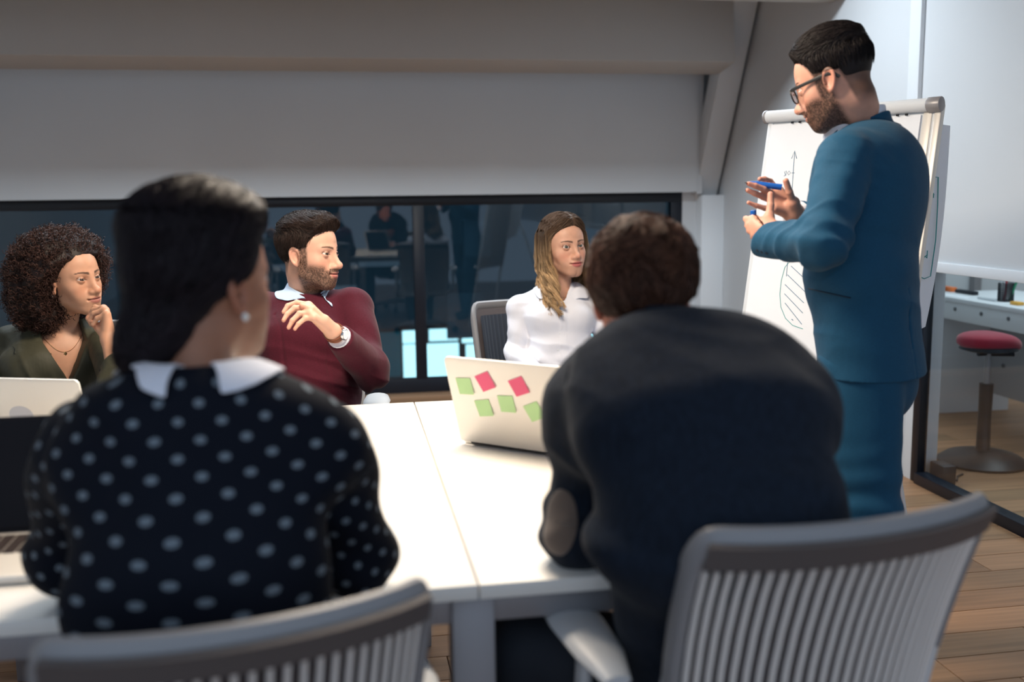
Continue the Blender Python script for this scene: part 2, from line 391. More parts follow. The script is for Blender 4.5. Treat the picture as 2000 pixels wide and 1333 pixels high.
# ------------------------------------------------------------------ head: canonical frame, looks along +Y, z up, eye level 0, 0.235 m tall
def sm01(x, a, b): t = np.clip((x - a) / (b - a), 0, 1); return t * t * (3 - 2 * t)
EYE = (.0315, .0715, 0.0)
def face_sdf(P, male=True, detail=True, open_=.0046, jaw=1.0, lipf=1.0, noser=1.0, smile=0.0, fat=0.0, ears=True):
    X = P.copy(); X[:, 0] = np.abs(X[:, 0]); x, y, z = X.T
    d = el(X, (0, -.014, .034), (.0735, .0945, .0855))                       # cranium
    d = smin(d, el(X, (0, .026, .030), (.062, .058, .066)), .03)             # forehead
    d = smin(d, el(X, (0, .020, -.026), (.059 if male else .056, .060, .068)), .03)            # mid face
    jw = (.0405 if male else .0345) * jaw
    d = smin(d, rc(X, (jw, .006, -.062), (.016, .060, -.094), .0175, .0165), .035)   # jaw line
    d = smin(d, el(X, (0, .040, -.070), (.038 * jaw, .040, .040)), .025)
    d = smin(d, sp(X, (.007, .0665, -.0985), .0165 if male else .0145), .018)      # chin
    d = smin(d, el(X, (.043, .046, -.026), (.020 + fat, .024, .020)), .022)      # cheekbone
    d = smin(d, el(X, (.030, .056, -.050), (.020 + fat, .018, .022)), .02)
    d = smin(d, rc(X, (.008, .0805, .015), (.041, .066, .017), .0085 if male else .006, .0075), .016)     # brow ridge
    d = smax(d, -el(X, (.033, .094, -.001), (.021, .0165, .0125)), .014)     # socket
    # nose
    nl = .1085 if male else .1035
    d = smin(d, rc(X, (0, .0805, .010), (0, nl - .004, -.034), .0075, .0090), .014)
    d = smin(d, rc(X, (0, .078, -.020), (0, nl - .014, -.040), .0105, .0105), .010)
    d = smin(d, sp(X, (0, nl - .001, -.0375), .0105 * noser), .008)
    d = smin(d, el(X, (.0120, .0925, -.0410), (.0078 * noser, .0105, .0075)), .006)
    d = smax(d, -el(X, (.0062, .0960, -.0492), (.0028, .0055, .0036)), .002)
    # mouth mound and lips
    d = smin(d, el(X, (0, .070, -.064), (.030, .024, .026)), .02)
    zl = -.0655 + smile * .18 * x * x / .02
    ml = .0235
    f = np.clip(1 - (x / ml) ** 2, 0, 1)
    up = el(np.stack([x, y, z - (zl + .0052 - .0015 * np.exp(-(x / .003) ** 2))], 1), (0.007, .0880, 0), (.0165, .0088, .0052 * lipf))
    lo = el(np.stack([x, y, z - (zl - .0068)], 1), (0, .0872, 0), (.0185, .0092, .0066 * lipf))
    d = smin(d, up, .004); d = smin(d, lo, .004)
    slit = np.maximum(np.abs(z - zl) - .0009, np.maximum(x - ml, .084 - y)); d = smax(d, -slit, .0025)
    d = smax(d, -sp(X, (.0262, .0855, -.0660 + smile * .004), .0022), .006)             # mouth corner
    if detail:
        d = smin(d, sp(X, EYE, .0140), .0035)
        hw = .0148; dx = (x - EYE[0]); ez = z - EYE[2] - dx * .10
        hgt = open_ * np.clip(1 - (dx / hw) ** 2, 0, 1)
        al = np.maximum(np.abs(ez - .0004) - hgt, sp(X, EYE, .0200)); al = np.maximum(al, EYE[1] - .0 - y)
        d = smax(d, -al, .0012)
        crease = np.abs(np.sqrt(dx * dx / 2.2 + (ez + .0035) ** 2) - .0118) - .0007
        d = smax(d, -np.maximum(np.maximum(crease, -ez + .002), np.maximum(np.abs(dx) - .014, .05 - y)), .0025)
    if ears:
        c, s = math.cos(.22), math.sin(.22)
        er = np.array([[c, -s, 0], [s, c, 0], [0, 0, 1]], F32) @ np.array([[1, 0, 0], [0, math.cos(.2), -math.sin(.2)], [0, math.sin(.2), math.cos(.2)]], F32)
        ec = V(.0735, -.010, -.008); q = (X - ec) @ er
        oy, oz = q[:, 1] * 1.08, q[:, 2] * 1.08; rr = np.sqrt((oy / (.0175 + .10 * np.clip(oz, -.03, .03))) ** 2 + (oz / .0315) ** 2)
        disc = np.maximum((rr - 1) * .017, np.abs(q[:, 0] - .002) - .0028)
        rim = np.sqrt(((rr - .88) * .017) ** 2 + (q[:, 0] - .006) ** 2) - .0034
        e = smin(disc, rim, .004)
        e = smax(e, -el(q, (.0088, .0040, -.003), (.0075, .0068, .0120)), .003)
        e = smin(e, el(q, (.004, .012, -.006), (.0035, .003, .006)), .003)
        e = smin(e, el(q, (.003, .001, -.0265), (.0045, .008, .0075)), .004)
        d = smin(d, e, .007)
    return d

def face_cols(L, skin, lip, brow, beard=None, blush=.12, male=True, hairc=None, hair_mask=None, open_=.0046, smile=0, browt=.0042, lash=(.02, .012, .01), seed=0, beardden=.9):
    """vertex colours of a head from its canonical coordinates: skin, lips, brows, lash line, beard"""
    x = np.abs(L[:, 0]); y, z = L[:, 1], L[:, 2]; c = np.tile(np.array(skin, F32), (len(L), 1))
    def mix(m, colr):
        nonlocal c
        c = c * (1 - m[:, None]) + np.array(colr, F32) * m[:, None]
    n = fbm(L * 60)
    c *= (1 + .10 * n)[:, None]
    rosy = np.array(skin, F32) * V(1.12, .72, .68)
    mix(np.exp(-(((x - .043) / .020) ** 2 + ((z + .035) / .018) ** 2)) * (y > .03) * blush * 3, rosy)
    mix(np.exp(-((x / .012) ** 2 + ((z + .038) / .010) ** 2)) * (y > .095) * .4, rosy)
    mix(sm01(x, .070, .082) * np.exp(-((y + .01) / .03) ** 2) * np.exp(-((z + .01) / .04) ** 2) * .45, rosy)   # ears
    if beard is not None:
        low = sm01(-z, .028, .05) * sm01(y, -.020, .0) * (1 - sm01(z * 0 + (-z), .118, .135))
        cheek = sm01(x, .030, .046) + sm01(-z, .072, .080)
        m = low * np.clip(cheek, 0, 1)
        m = np.maximum(m, (np.abs(z + .0530) < .0055) * (x < .026) * (y > .07) * .95)               # moustache
        m = np.maximum(m, sm01(x, .019, .026) * (x < .040) * (z < -.050) * (y > .05) * sm01(-z, .048, .056))
        m = np.maximum(m, (x < .010) * (z < -.078) * (y > .07) * .7)
        sb = np.exp(-((x - .070) / .012) ** 2) * sm01(y, -.004, .004) * (1 - sm01(y, .022, .034)) * sm01(-z, -.05, -.02)
        m = np.maximum(m, np.clip(sb * 1.3, 0, 1))
        fn_ = fbm(L * V(800, 800, 260), 2)
        m = np.clip(m * (beardden + .7 * fn_), 0, 1); mix(m, beard)
    zl = -.0655 + smile * .18 * x * x / .02
    lm = (1 - sm01(np.sqrt((x / .0245) ** 2 + ((z - zl + .0012) / np.where(z > zl, .0090, .0135)) ** 2), .82, 1.0)) * (y > .075); mix(lm * .85, lip)
    mix(np.exp(-((z - zl) / .0012) ** 2) * (x < .025) * (y > .075) * .75, np.array(lip) * .3)
    # brows
    bx = (x - .010) / .044; bz = .0175 + .0075 * np.sin(np.clip(bx, 0, 1) * 2.2) - .003 * bx
    bt = browt * (1 - .65 * np.clip(bx, 0, 1))
    bm_ = (1 - sm01(np.abs(z - bz), bt * .7, bt * 1.25)) * sm01(bx, -.04, .06) * (1 - sm01(bx, .9, 1.0)) * (y > .02)
    mix(bm_ * .88, brow)
    # lashes
    dx = x - EYE[0]; ez = z - dx * .10 - .0004; hg = open_ * np.clip(1 - (dx / .0148) ** 2, 0, 1)
    near = (np.abs(dx) < .0165) * (y > .06)
    mix(np.exp(-((ez - hg - .0004) / .0013) ** 2) * near * .95, lash); mix(np.exp(-((ez + hg + .0004) / .0009) ** 2) * near * .5, lash)
    mix(np.exp(-(((dx) / .018) ** 2 + ((z + .001) / .011) ** 2)) * (y > .055) * .22, np.array(skin) * V(.62, .50, .50))
    if hair_mask is not None: mix(hair_mask(L), hairc)
    return np.clip(c, 0, 1)

def make_eyes(person, c, R, s, gaze, iris=(.10, .05, .025)):
    for sx in (-1, 1):
        n = 24; m = 16
        g = np.array(gaze, float); g /= np.linalg.norm(g)
        vs, cs = [], []
        a = np.cross(g, [0, 0, 1.0]); a /= np.linalg.norm(a); b = np.cross(a, g)
        fs = []
        for i in range(m + 1):
            th = math.pi * (i / m) ** 1.3
            for k in range(n):
                ph = 2 * math.pi * k / n
                rr = .0124 + (.0007 * max(0, 1 - (th / .5) ** 2))
                vs.append((g * math.cos(th) + a * math.sin(th) * math.cos(ph) + b * math.sin(th) * math.sin(ph)) * rr)
                cs.append((.004, .004, .005) if th < .19 else (iris if th < .47 else ((.03, .02, .02) if th < .53 else (.72, .66, .62))))
        for i in range(m):
            for k in range(n): fs.append((i * n + k, (i + 1) * n + k, (i + 1) * n + (k + 1) % n, i * n + (k + 1) % n))
        vs = np.array(vs) + np.array((sx * EYE[0], EYE[1], EYE[2])); vs = (vs * s) @ R.T.astype(float) + c
        mesh_obj('eye', vs, np.array(fs), M['eye'], person, smooth=True, col=np.array(cs))
# ------------------------------------------------------------------ the room
XR = 2.60       # plane of the right partition
YB = 6.74       # plane of the rear glazing
fl = MB(); fl.box((-3.2, -2.2, -.12), (XR + 3.0, YB + .10, -.014)); FLOOR = struct('floor', fl, M['wood'])
# boards, laid along x, the ones the photograph shows
bw = .145; base_board = {}; rest = MB()      # near rows: boards one by one; under the table and far off: joined
for j, y in enumerate(np.arange(-2.0, 6.55, bw)):
    rr = random.Random(j * 7 + 1); xs = 5.4 if y < 1.4 else (rr.uniform(-.3, .5) if y < 4.0 else rr.uniform(1.0, 1.8))
    x = -3.1 + rr.uniform(-.8, 0)
    while x < xs:
        x1 = min(x + rr.choice([1.2, 1.5, 1.8]), xs)
        if x1 - .003 > max(x, -3.1): rest.box((max(x, -3.1), y, -.014), (x1 - .003, y + bw - .003, 0))
        x = x1
    xmax = 4.0 if y < 4.0 else 5.3
    while x < xmax:
        L_ = rr.choice([.9, 1.2, 1.5, 1.8]); key = (L_, rr.randrange(7))
        if key not in base_board:
            b = MB(); b.box((0, 0, -.014), (L_ - .003, bw - .003, 0)); o = b.build('floor_board', M['boards'][key[1]], FLOOR, bevel=.0012, seg=1); base_board[key] = o
        else:
            o = put(base_board[key].copy(), FLOOR)
        o.location = (x, y, 0); x += L_
o = rest.build('far_boards', M['boards'][3], FLOOR, ang=30); o['kind'] = 'stuff'

w = MB(); w.box((-3.3, YB - .14, 1.352), (2.40, YB + .10, 2.32)); struct('wall_back', w, M['wall'])           # bulkhead over the glazing
w = MB(); w.box((2.40, YB + .02, 0), (2.60, YB + .14, 2.9)); w.box((2.40, YB - .13, 1.34), (2.44, YB + .02, 2.6)); struct('wall_back_corner', w, M['wall'])
w = MB(); w.box((2.437, YB - .14, 0), (2.60, YB + .02, 1.33)); struct('trim_1', w, M['white_paint'], bevel=.004)          # boxed pier in the corner
w = MB(); w.box((XR, 4.24, 0), (XR + .12, YB + .14, 3.0)); struct('wall_right', w, M['wall'])
w = MB(); w.box((XR, -2.2, 1.012), (XR + .12, 4.24, 3.0)); struct('wall_right_upper', w, M['wall'])
w = MB(); w.box((XR - .012, -2.0, .985), (XR + .13, 4.13, 1.030)); struct('trim_2', w, M['white_paint'], bevel=.003)
w = MB(); w.box((XR - .022, 4.245, 1.03), (XR + .0, 4.335, 3.0)); struct('trim_3', w, M['white_paint'], bevel=.004)
w = MB(); w.box((XR - .012, 4.175, 0), (XR + .12, 4.24, 1.02)); struct('trim_4', w, M['white_paint'], bevel=.003)
w = MB(); w.box((-3.3, -2.2, 0), (-3.16, YB + .1, 2.9)); struct('wall_left', w, M['wall'])
# roof: sloping purlin beam across, rafter down to the pier, flat ceiling with a tie beam
w = MB()
Mx = Matrix.Translation((0, 6.00, 2.14)) @ Matrix.Rotation(math.radians(-8), 4, 'X')
w.box((-3.3, 0, 0), (2.42, .30, .62), Mx); struct('ceiling_beam', w, M['roof'], bevel=.006)
w = MB(); v0 = Vector((0, 6.70, 1.30)); v1 = Vector((0, 5.88, 2.80)); dv = (v1 - v0); an = math.atan2(dv.z, dv.y)
Mr = Matrix.Translation((2.42, v0.y, v0.z)) @ Matrix.Rotation(an, 4, 'X')
w.box((0, 0, -.17), (.155, dv.length, .0), Mr); struct('ceiling_rafter', w, M['wall'], bevel=.006)
w = MB(); w.box((-3.3, 4.96, 2.335), (2.598, 5.14, 2.75)); struct('ceiling_tie_beam', w, M['roof'], bevel=.005)
w = MB(); w.box((-3.3, .4, 2.75), (5.6, 6.95, 2.9)); struct('ceiling', w, M['roof'])

# rear glazing: black frame, panes
def rear_glazing():
    fr = MB(); y0, y1 = YB - .03, YB + .04
    fr.box((-3.16, y0, 1.285), (2.335, y1, 1.352)); fr.box((-3.16, y0, .0), (2.335, y1, .115)); 
    fr.box((2.255, y0, .115), (2.335, y1, 1.285)); fr.box((-3.16, y0, .115), (-3.08, y1, 1.285))
    W1 = struct('window_1', fr, M['black_frame'], bevel=.003)
    xs = [-3.08, -1.315, .50, 2.255]
    for a in xs[1:-1]:
        m = MB(); m.box((a - .037, y0 - .005, .115), (a + .037, y1, 1.285)); m.build('mullion', M['black_frame'], W1, bevel=.003)
    for a, b in zip(xs, xs[1:]):
        m = MB(); m.box((a + .03, YB - .004, .11), (b - .03, YB + .004, 1.29)); m.build('pane', M['glass_dark'], W1)
rear_glazing()
w = MB(); w.box((2.335, YB - .03, 0), (2.44, YB + .04, 1.352)); struct('trim_5', w, M['wall'])
w = MB(); w.box((-3.16, YB - .16, -.014), (2.437, YB - .03, .02)); struct('trim_6', w, M['wood'], bevel=.002)      # timber strip along the glazing
# atrium behind the glazing with a lit lower storey
a = MB(); a.box((-5, 12.0, -3.2), (6.2, 12.15, 3)); a.box((-5.1, YB + .15, -3.2), (-5, 12.1, 3)); a.box((-5, YB + .12, -3.3), (6.2, 12.1, -3.2)); a.box((-5, YB + .12, 2.2), (6.2, 12.1, 2.3)); a.box((6.1, YB + .12, -3.2), (6.2, 12.1, 3))
struct('wall_atrium', a, M['teal_wall'])
def pw(px0, py0, px1, py1, y):
    p0, p1 = ony(px0, py0, y), ony(px1, py1, y); return (p0[0], min(p0[2], p1[2])), (p1[0], max(p0[2], p1[2]))
YW = 11.95
W2 = None
wins = [(786, 647, 825, 670), (838, 644, 895, 665), (902, 643, 1020, 666), (1190, 628, 1226, 662), (787, 674, 897, 735), (910, 674, 1000, 735), (787, 747, 1000, 761), (1010, 674, 1080, 735), (1085, 640, 1180, 735)]
fr = MB(); (x0, z0), (x1, z1) = pw(780, 640, 1240, 770, YW + .03); fr.box((x0, YW, z0), (x1, YW + .04, z1)); W2 = struct('window_2', fr, M['black_frame'])
for p in wins:
    (x0, z0), (x1, z1) = pw(*p, YW - .02); m = MB(); m.box((x0, YW - .02, z0), (x1, YW - .005, z1)); m.build('pane', M['win_emit'], W2)
(x0, z0), (x1, z1) = pw(728, 650, 784, 735, YW); m = MB(); m.box((x0 - 1.8, YW - .01, z0), (x1, YW + .02, z1)); struct('wall_atrium_panel', m, M['teal_panel'])
for k, (px0, px1, py0, py1) in enumerate([(872, 942, 572, 660), (905, 960, 430, 500), (700, 780, 512, 520), (620, 700, 560, 640)]):
    (x0, z0), (x1, z1) = pw(px0, py0, px1, py1, 10.5); m = MB(); m.box((x0, 10.5, z0), (x1, 10.56, z1)); struct('trim_%d' % (20 + k), m, M['teal_wall'] if k < 2 else M['edge_grey'])

# low glazing of the right partition
w = MB()
w.box((XR - .015, 4.12, 0), (XR + .03, 4.175, 1.0)); w.box((XR - .030, 1.6, 0), (XR + .035, 4.12, .052)); W3 = struct('window_3', w, M['black_frame'], bevel=.003)
m = MB(); m.box((XR + .004, 1.62, .05), (XR + .012, 4.125, 1.0)); m.build('pane', M['glass_clear'], W3)
# next room
w = MB(); w.box((XR + .12, 5.96, 0), (5.6, 6.08, 2.75)); struct('wall_next_room_back', w, M['wall'])
w = MB(); w.box((XR + .12, 5.94, 0), (5.6, 5.962, .05)); struct('baseboard_next_room', w, M['white_paint'])
w = MB(); w.box((5.5, -1, 0), (5.62, 6.08, 2.75)); struct('wall_next_room_right', w, M['wall'])
for k, (pa, pb) in enumerate([(1893, 1906), (1812, 1826)]):
    p = ony(pa, 650, 5.93); q = ony(pb, 650, 5.93); m = MB(); m.box((p[0], 5.90, 0), (q[0], 5.96, 1.6)); struct('trim_%d' % (7 + k), m, M['leg_grey'])
t = thing('fill_lamp', 'added linear lamp between table and glazing, lighting the rear wall from above the frame', 'lamp', (0, 4.45, 2.68))  # unseen fixture, added to carry the rear wall light
m = MB(); m.box((-2.15, -.14, 0), (2.15, .14, .055)); m.build('housing', M['white_paint'], t, bevel=.005)
m = MB(); m.box((-2.1, -.12, -.006), (2.1, .12, 0)); m.build('diffuser', M['lamp_emit'], t)
for s in (-1, 1):
    m = MB(); m.tube([(s * 1.9, 0, .055), (s * 1.9, 0, .075)], .003, 6); m.build('cable', M['dark_plastic'], t)
# pendant lamp over the table, above the frame
t = thing('pendant_lamp', 'long linear pendant lamp hanging over the white meeting table', 'lamp', (.15, 2.45, 2.30))
m = MB(); m.box((-.45, -.14, 0), (.45, .14, .05)); m.build('housing', M['white_paint'], t, bevel=.005)
m = MB(); m.box((-.43, -.12, -.006), (.43, .12, 0)); m.build('diffuser', M['lamp_emit'], t)
for s in (-1, 1):
    m = MB(); m.tube([(s * .38, 0, .05), (s * .38, 0, .46)], .003, 6); m.build('cable', M['dark_plastic'], t)
# ------------------------------------------------------------------ meeting table
T = thing('meeting_table', 'long white meeting table of joined tops on grey metal legs', 'table', (.19, 2.2, 0))
WORLD.add(T.name)
tx = [-2.61, -1.21, .192, .80]; TN, TF = 1.494, 2.935
for a, b in zip(tx, tx[1:]):
    m = MB(); m.box((a + .0012, TN, .715), (b - .0012, TF, .74)); o = m.build('tabletop', M['white_top'], T, bevel=.002)
m = MB(); m.box((tx[0] + .04, TN + .03, .665), (tx[-1] - .04, TN + .08, .714)); m.box((tx[0] + .04, TF - .08, .665), (tx[-1] - .04, TF - .03, .714)); m.build('rail', M['leg_grey'], T, bevel=.002)
for x in (tx[0] + .09, -.92, .185, tx[-1] - .06):
    for y in (TN + .05, TF - .05):
        m = MB(); m.box((x - .035, y - .03, 0), (x + .035, y + .03, .714)); m.build('leg', M['leg_grey'], T, bevel=.004)
    m = MB(); m.box((x - .03, TN + .08, .67), (x + .03, TF - .08, .714)); m.build('crossbar', M['leg_grey'], T, bevel=.003)

# ------------------------------------------------------------------ task chair with a ribbed back; looks along +y
def chair_proto(label, group=None, halfw=.235, navy=True):
    t = thing('office_chair', label, 'chair', group=group)
    HB, HT = .47, .90
    def back(u, v, off=0.0):            # u -1..1, v 0..1
        w = halfw * (1 - .10 * (1 - v) ** 2)
        x = w * math.sin(u * 1.0) / math.sin(1.0); y = -.20 - .058 * (math.cos(u * 1.05) - math.cos(1.05)) / (1 - math.cos(1.05)) - .115 * (.3 * v + .7 * v * v)
        z = HB + (HT - HB) * v
        n = Vector((math.sin(u * .7) * -.6, 1, .25 * v)).normalized()
        return np.array((x, y, z)) + np.array(n) * off
    # rim: rounded frame loop; upper part taupe, lower part light grey
    def corner(s):
        pts = []
        for k in range(5): pts.append((s * 1.0, .42 + k * .11))
        for k in range(1, 7):
            a = k / 6 * math.pi / 2; pts.append((s * (.86 + .14 * math.cos(a)), .87 + .13 * math.sin(a)))
        return pts
    right = corner(1); left = corner(-1)
    top = [(u, 1.0) for u in np.linspace(.86, -.86, 15)][1:-1]
    loop = right + top + left[::-1]
    P = [back(u, v) for u, v in loop]
    rad = [.011 + .012 * sm(abs(v - 1.0)) for u, v in loop]
    m = MB(); m.tube(P, [.020] * len(P), 10, ry=[.012] * len(P), side=(0, .2, 1)); m.build('backrest_frame', M['chair_rim'], t)
    for s in (-1, 1):
        pts = [back(s * 1.0, v) for v in np.linspace(-.12, .44, 7)]
        m = MB(); m.tube(pts, [.019, .020, .021, .021, .020, .019, .017], 10, ry=.013, side=(0, 1, 0)); m.build('backrest_side', M['chair_white'], t)
    m = MB(); m.tube([back(u, -.10) for u in np.linspace(-1, 1, 15)], .02, 10, ry=.012, side=(0, .2, 1)); m.build('lower_rail', M['chair_white'], t)
    m = MB(); m.grid(lambda a, b: back((a * 2 - 1) * .955, -.08 + b * 1.045, .006), 17, 8, .006); m.build('backrest_panel', M['chair_back'], t, ang=60)
    if navy:
        m = MB(); m.grid(lambda a, b: back((a * 2 - 1) * .90, -.02 + b * .92, .024 + .004 * math.cos(a * math.pi * 44)), 177, 7, .014); m.build('cushion_panel', M['chair_navy'], t, ang=60)
    nr = 25
    for k in range(nr):
        u = -.90 + 1.80 * k / (nr - 1); hi = .955 if abs(u) < .8 else .90
        pts = [back(u, v, -.008) for v in np.linspace(-.08, hi, 8)]
        m = MB(); m.tube(pts, .0046, 6, ry=.0058, side=(1, 0, 0)); m.build('back_rib', M['chair_rib'], t)
    # top band
    m = MB(); m.grid(lambda a, b: back((a * 2 - 1) * .93, .925 + b * .085, -.013), 17, 4, -.010); m.build('top_band', M['chair_frame'], t, ang=60)
    # spine, seat, arms, column, base
    m = MB(); m.tube([(0, -.275, .60), (0, -.285, .48), (0, -.22, .38), (0, -.05, .37)], [.03, .034, .034, .03], 10, ry=.014, side=(1, 0, 0)); m.build('spine', M['chair_white'], t)
    def seat(a, b):
        u = a * 2 - 1; v = b * 2 - 1; r = (u ** 6 + v ** 6) ** (1 / 6) if (u or v) else 0; q = max(abs(u), abs(v)); s = q / r if r else 1
        return np.array((u * s * .245, .03 + v * s * .235, .452 - .012 * (1 - u * u) + .0 - .05 * max(0, v - .6) ** 2 * 3))
    m = MB(); m.grid(seat, 15, 15, -.055); so = m.build('seat', M['chair_navy'], t, ang=60)
    if so.data.polygons[0].normal.z < 0: so.data.flip_normals()
    for s in (-1, 1):
        x = s * .275
        m = MB(); m.tube([(s * .10, .0, .385), (s * .22, -.01, .39), (x, -.01, .44), (x, -.03, .635)], [.022, .022, .022, .017], 8, ry=.013, side=(0, 1, 0)); m.build('arm_bracket', M['chair_white'], t)
        m = MB(); pts = [(x + s * .006, -.17, .640), (x + s * .004, -.10, .652), (x, 0, .658), (x - s * .01, .10, .655), (x - s * .02, .155, .645)]
        m.tube(pts, [.022, .040, .046, .042, .022], 14, ry=[.010, .014, .015, .014, .008], side=(1, 0, 0)); m.build('armrest', M['chair_white'], t)
    m = MB(); m.box((-.10, -.12, .375), (.10, .12, .405)); m.build('mechanism', M['dark_plastic'], t, bevel=.01)
    m = MB(); m.lathe([(.028, .10), (.028, .22), (.016, .221), (.016, .38)], 14); m.build('gas_column', M['chrome'], t)
    for k in range(5):
        a = math.radians(90 + 72 * k); c, s_ = math.cos(a), math.sin(a)
        m = MB(); m.tube([(c * .02, s_ * .02, .115), (c * .16, s_ * .16, .10), (c * .30, s_ * .30, .075)], [.026, .022, .016], 8, ry=[.02, .015, .011], side=(0, 0, 1)); sp_ = m.build('base_spoke', M['chair_white'], t)
        m = MB()
        for e in (-1, 1):
            cx, cy = c * .30 - s_ * e * .014, s_ * .30 + c * e * .014
            m.tube([(cx - s_ * -.008, cy + c * -.008, .031), (cx + s_ * -.008, cy + c * .008, .031)], .030, 12)
        m.build('caster', M['dark_plastic'], sp_)
    return t
def sm(x): return max(0.0, 1 - x * 3)
CH1 = chair_proto('grey ribbed office chair in the near left corner, behind the woman in the dotted top')
# ------------------------------------------------------------------ chairs
CHG = 'ribbed office chairs around the meeting table'
CH1['group'] = CHG
def place(o, x, y, deg): o.location = (x, y, 0); o.rotation_euler = (0, 0, math.radians(deg))
place(CH1, -.20, 1.45, 13); CH1.scale = (.95, 1, .962)
CH1.scale = (1, 1, 1)
CH2 = dup(CH1, label='grey ribbed office chair in the near right corner, behind the man in the dark jacket', group=CHG); place(CH2, .625, 1.545, 9)
CH3 = dup(CH1, label='ribbed chair with pale grey rim and navy cushion, behind the blonde woman', group=CHG); place(CH3, .775, 3.72, 186)
CH4 = dup(CH1, label='dark chair with pale grey armrest under the man in the burgundy sweater', group=CHG); place(CH4, -.18, 3.38, 180)
CH5 = dup(CH1, label='chair under the curly haired woman in the olive shirt, mostly hidden', group=CHG); place(CH5, -.93, 3.42, 176)
CH1.scale = (.95, 1, .962)

# ------------------------------------------------------------------ laptops
def laptop(label, loc, rz, w, d, h, lean, lid_m, base_m, screen=None, keys=True):
    """origin: middle of the hinge; the keyboard lies towards +y, the screen looks along +y, leaning back (-y) by lean degrees"""
    t = thing('laptop', label, 'laptop', loc, math.radians(rz))
    m = MB(); m.box((-w / 2, .004, .002), (w / 2, d, .016)); b = m.build('base', base_m, t, bevel=.005)
    if keys:
        m = MB(); cw = (w - .05) / 13
        for r in range(5):
            for c in range(13): m.box((-w / 2 + .025 + c * cw + .001, .03 + r * .019, .016), (-w / 2 + .025 + (c + 1) * cw - .002, .03 + r * .019 + .016, .0185))
        k = m.build('keyboard', M['key'], b); k['kind'] = 'stuff'
        m = MB(); m.box((-.055, d - .085, .0161), (.055, d - .012, .0166)); m.build('touchpad', M['edge_grey'], b)
    R_ = Matrix.Rotation(math.radians(lean), 4, 'X')
    def rrect(w, h, r, n=5):
        pts = [(-w / 2, 0), (w / 2, 0)]
        for k in range(n + 1): a = k / n * math.pi / 2; pts.append((w / 2 - r + r * math.cos(a), h - r + r * math.sin(a)))
        for k in range(n + 1): a = math.pi / 2 + k / n * math.pi / 2; pts.append((-w / 2 + r + r * math.cos(a), h - r + r * math.sin(a)))
        return pts
    # build lid in XY then stand it up: x->x, y->z, z->-y
    S = Matrix.Translation((0, 0, .012)) @ R_ @ Matrix.Rotation(math.radians(90), 4, 'X')
    m = MB(); m.prism(rrect(w, h, .014), .0, .007, S); lid = m.build('lid', lid_m, t, bevel=.0015)
    m = MB(); m.prism([(-w / 2 + .008, .012), (w / 2 - .008, .012), (w / 2 - .008, h - .008), (-w / 2 + .008, h - .008)], -.0008, -.0001, S); m.build('screen', screen or M['dark_plastic'], lid)
    m = MB(); m.tube([(-w / 2 + .03, 0, .011), (w / 2 - .03, 0, .011)], .0065, 8); m.build('hinge', M['dark_plastic'], t)
    return t, S
# silver laptop with the notes: hinge line from the photograph's lower edge
pL = onz(903, 858, .752); pR = onz(1087, 884, .752)
dx, dy = (pR - pL)[:2]; an = math.degrees(math.atan2(dy, dx)); wL = .345
u = np.array([math.cos(math.radians(an)), math.sin(math.radians(an)), 0]); cen = pL + u * (wL / 2)
lp, S = laptop('silver laptop with pink and green sticky notes on its lid', (cen[0], cen[1], .74), an, wL, .235, .230, 17, M['silver'], M['silver'])
LM = Matrix.Translation(lp.location) @ Matrix.Rotation(math.radians(an), 4, 'Z') @ S
LMi = np.array(LM.inverted())
def on_lid(px, py, off=.0071):      # pixel -> lid plane coordinates
    d = CM @ np.array([(px - 1000) / FPX, -(py - 666.5) / FPX, -1.0]); o_ = LMi[:3, :3] @ CAMP + LMi[:3, 3]; q = LMi[:3, :3] @ d
    k = (off - o_[2]) / q[2]; return o_ + q * k
notes = [('green', 'green sticky note at the left end of the upper row on the laptop lid', [(891, 741), (920, 741), (924, 768), (899, 767)]),
         ('pink', 'pink sticky note nearer the left edge of the laptop lid', [(929, 737), (955, 728), (967, 753), (942, 764)]),
         ('pink', 'pink sticky note nearer the middle of the laptop lid', [(995, 746), (1022, 737), (1034, 763), (1005, 774)]),
         ('green', 'green sticky note below the left pink one on the laptop lid', [(928, 785), (957, 784), (963, 808), (936, 811)]),
         ('green', 'green sticky note between the two pink ones, lower down on the lid', [(972, 776), (1001, 776), (1008, 803), (980, 801)]),
         ('green', 'tilted green sticky note at the lower right of the laptop lid', [(1024, 797), (1050, 788), (1064, 811), (1038, 821)])]
for k, (c, lab, q) in enumerate(notes):
    L4 = [on_lid(*p) for p in q]
    # sheets are near square: keep centre, direction and a common size
    C4 = sum(L4) / 4; e = ((L4[1] - L4[0]) + (L4[2] - L4[3])) / 2; a = math.atan2(e[1], e[0]); s_ = .0215
    pts = []
    for i, j in ((-1, -1), (1, -1), (1, 1), (-1, 1)):
        pts.append((C4[0] + (i * math.cos(a) - j * math.sin(a)) * s_, C4[1] + (i * math.sin(a) + j * math.cos(a)) * s_))
    m = MB(); o_ = LM
    def sh(aa, bb):
        i, j = aa * 2 - 1, bb * 2 - 1; lift = .0012 + .004 * max(0, -j * .5 + .3 * i) ** 2
        return (C4[0] + (i * math.cos(a) - j * math.sin(a)) * s_, C4[1] + (i * math.sin(a) + j * math.cos(a)) * s_, .0071 + lift)
    m.grid(lambda aa, bb: np.array(LM @ Vector(sh(aa, bb))), 6, 6, .0003)
    o = m.build('sticky_note', M[c + '_note'], None, ang=60); tag(o, lab, 'sticky note', 'sticky notes on the silver laptop')
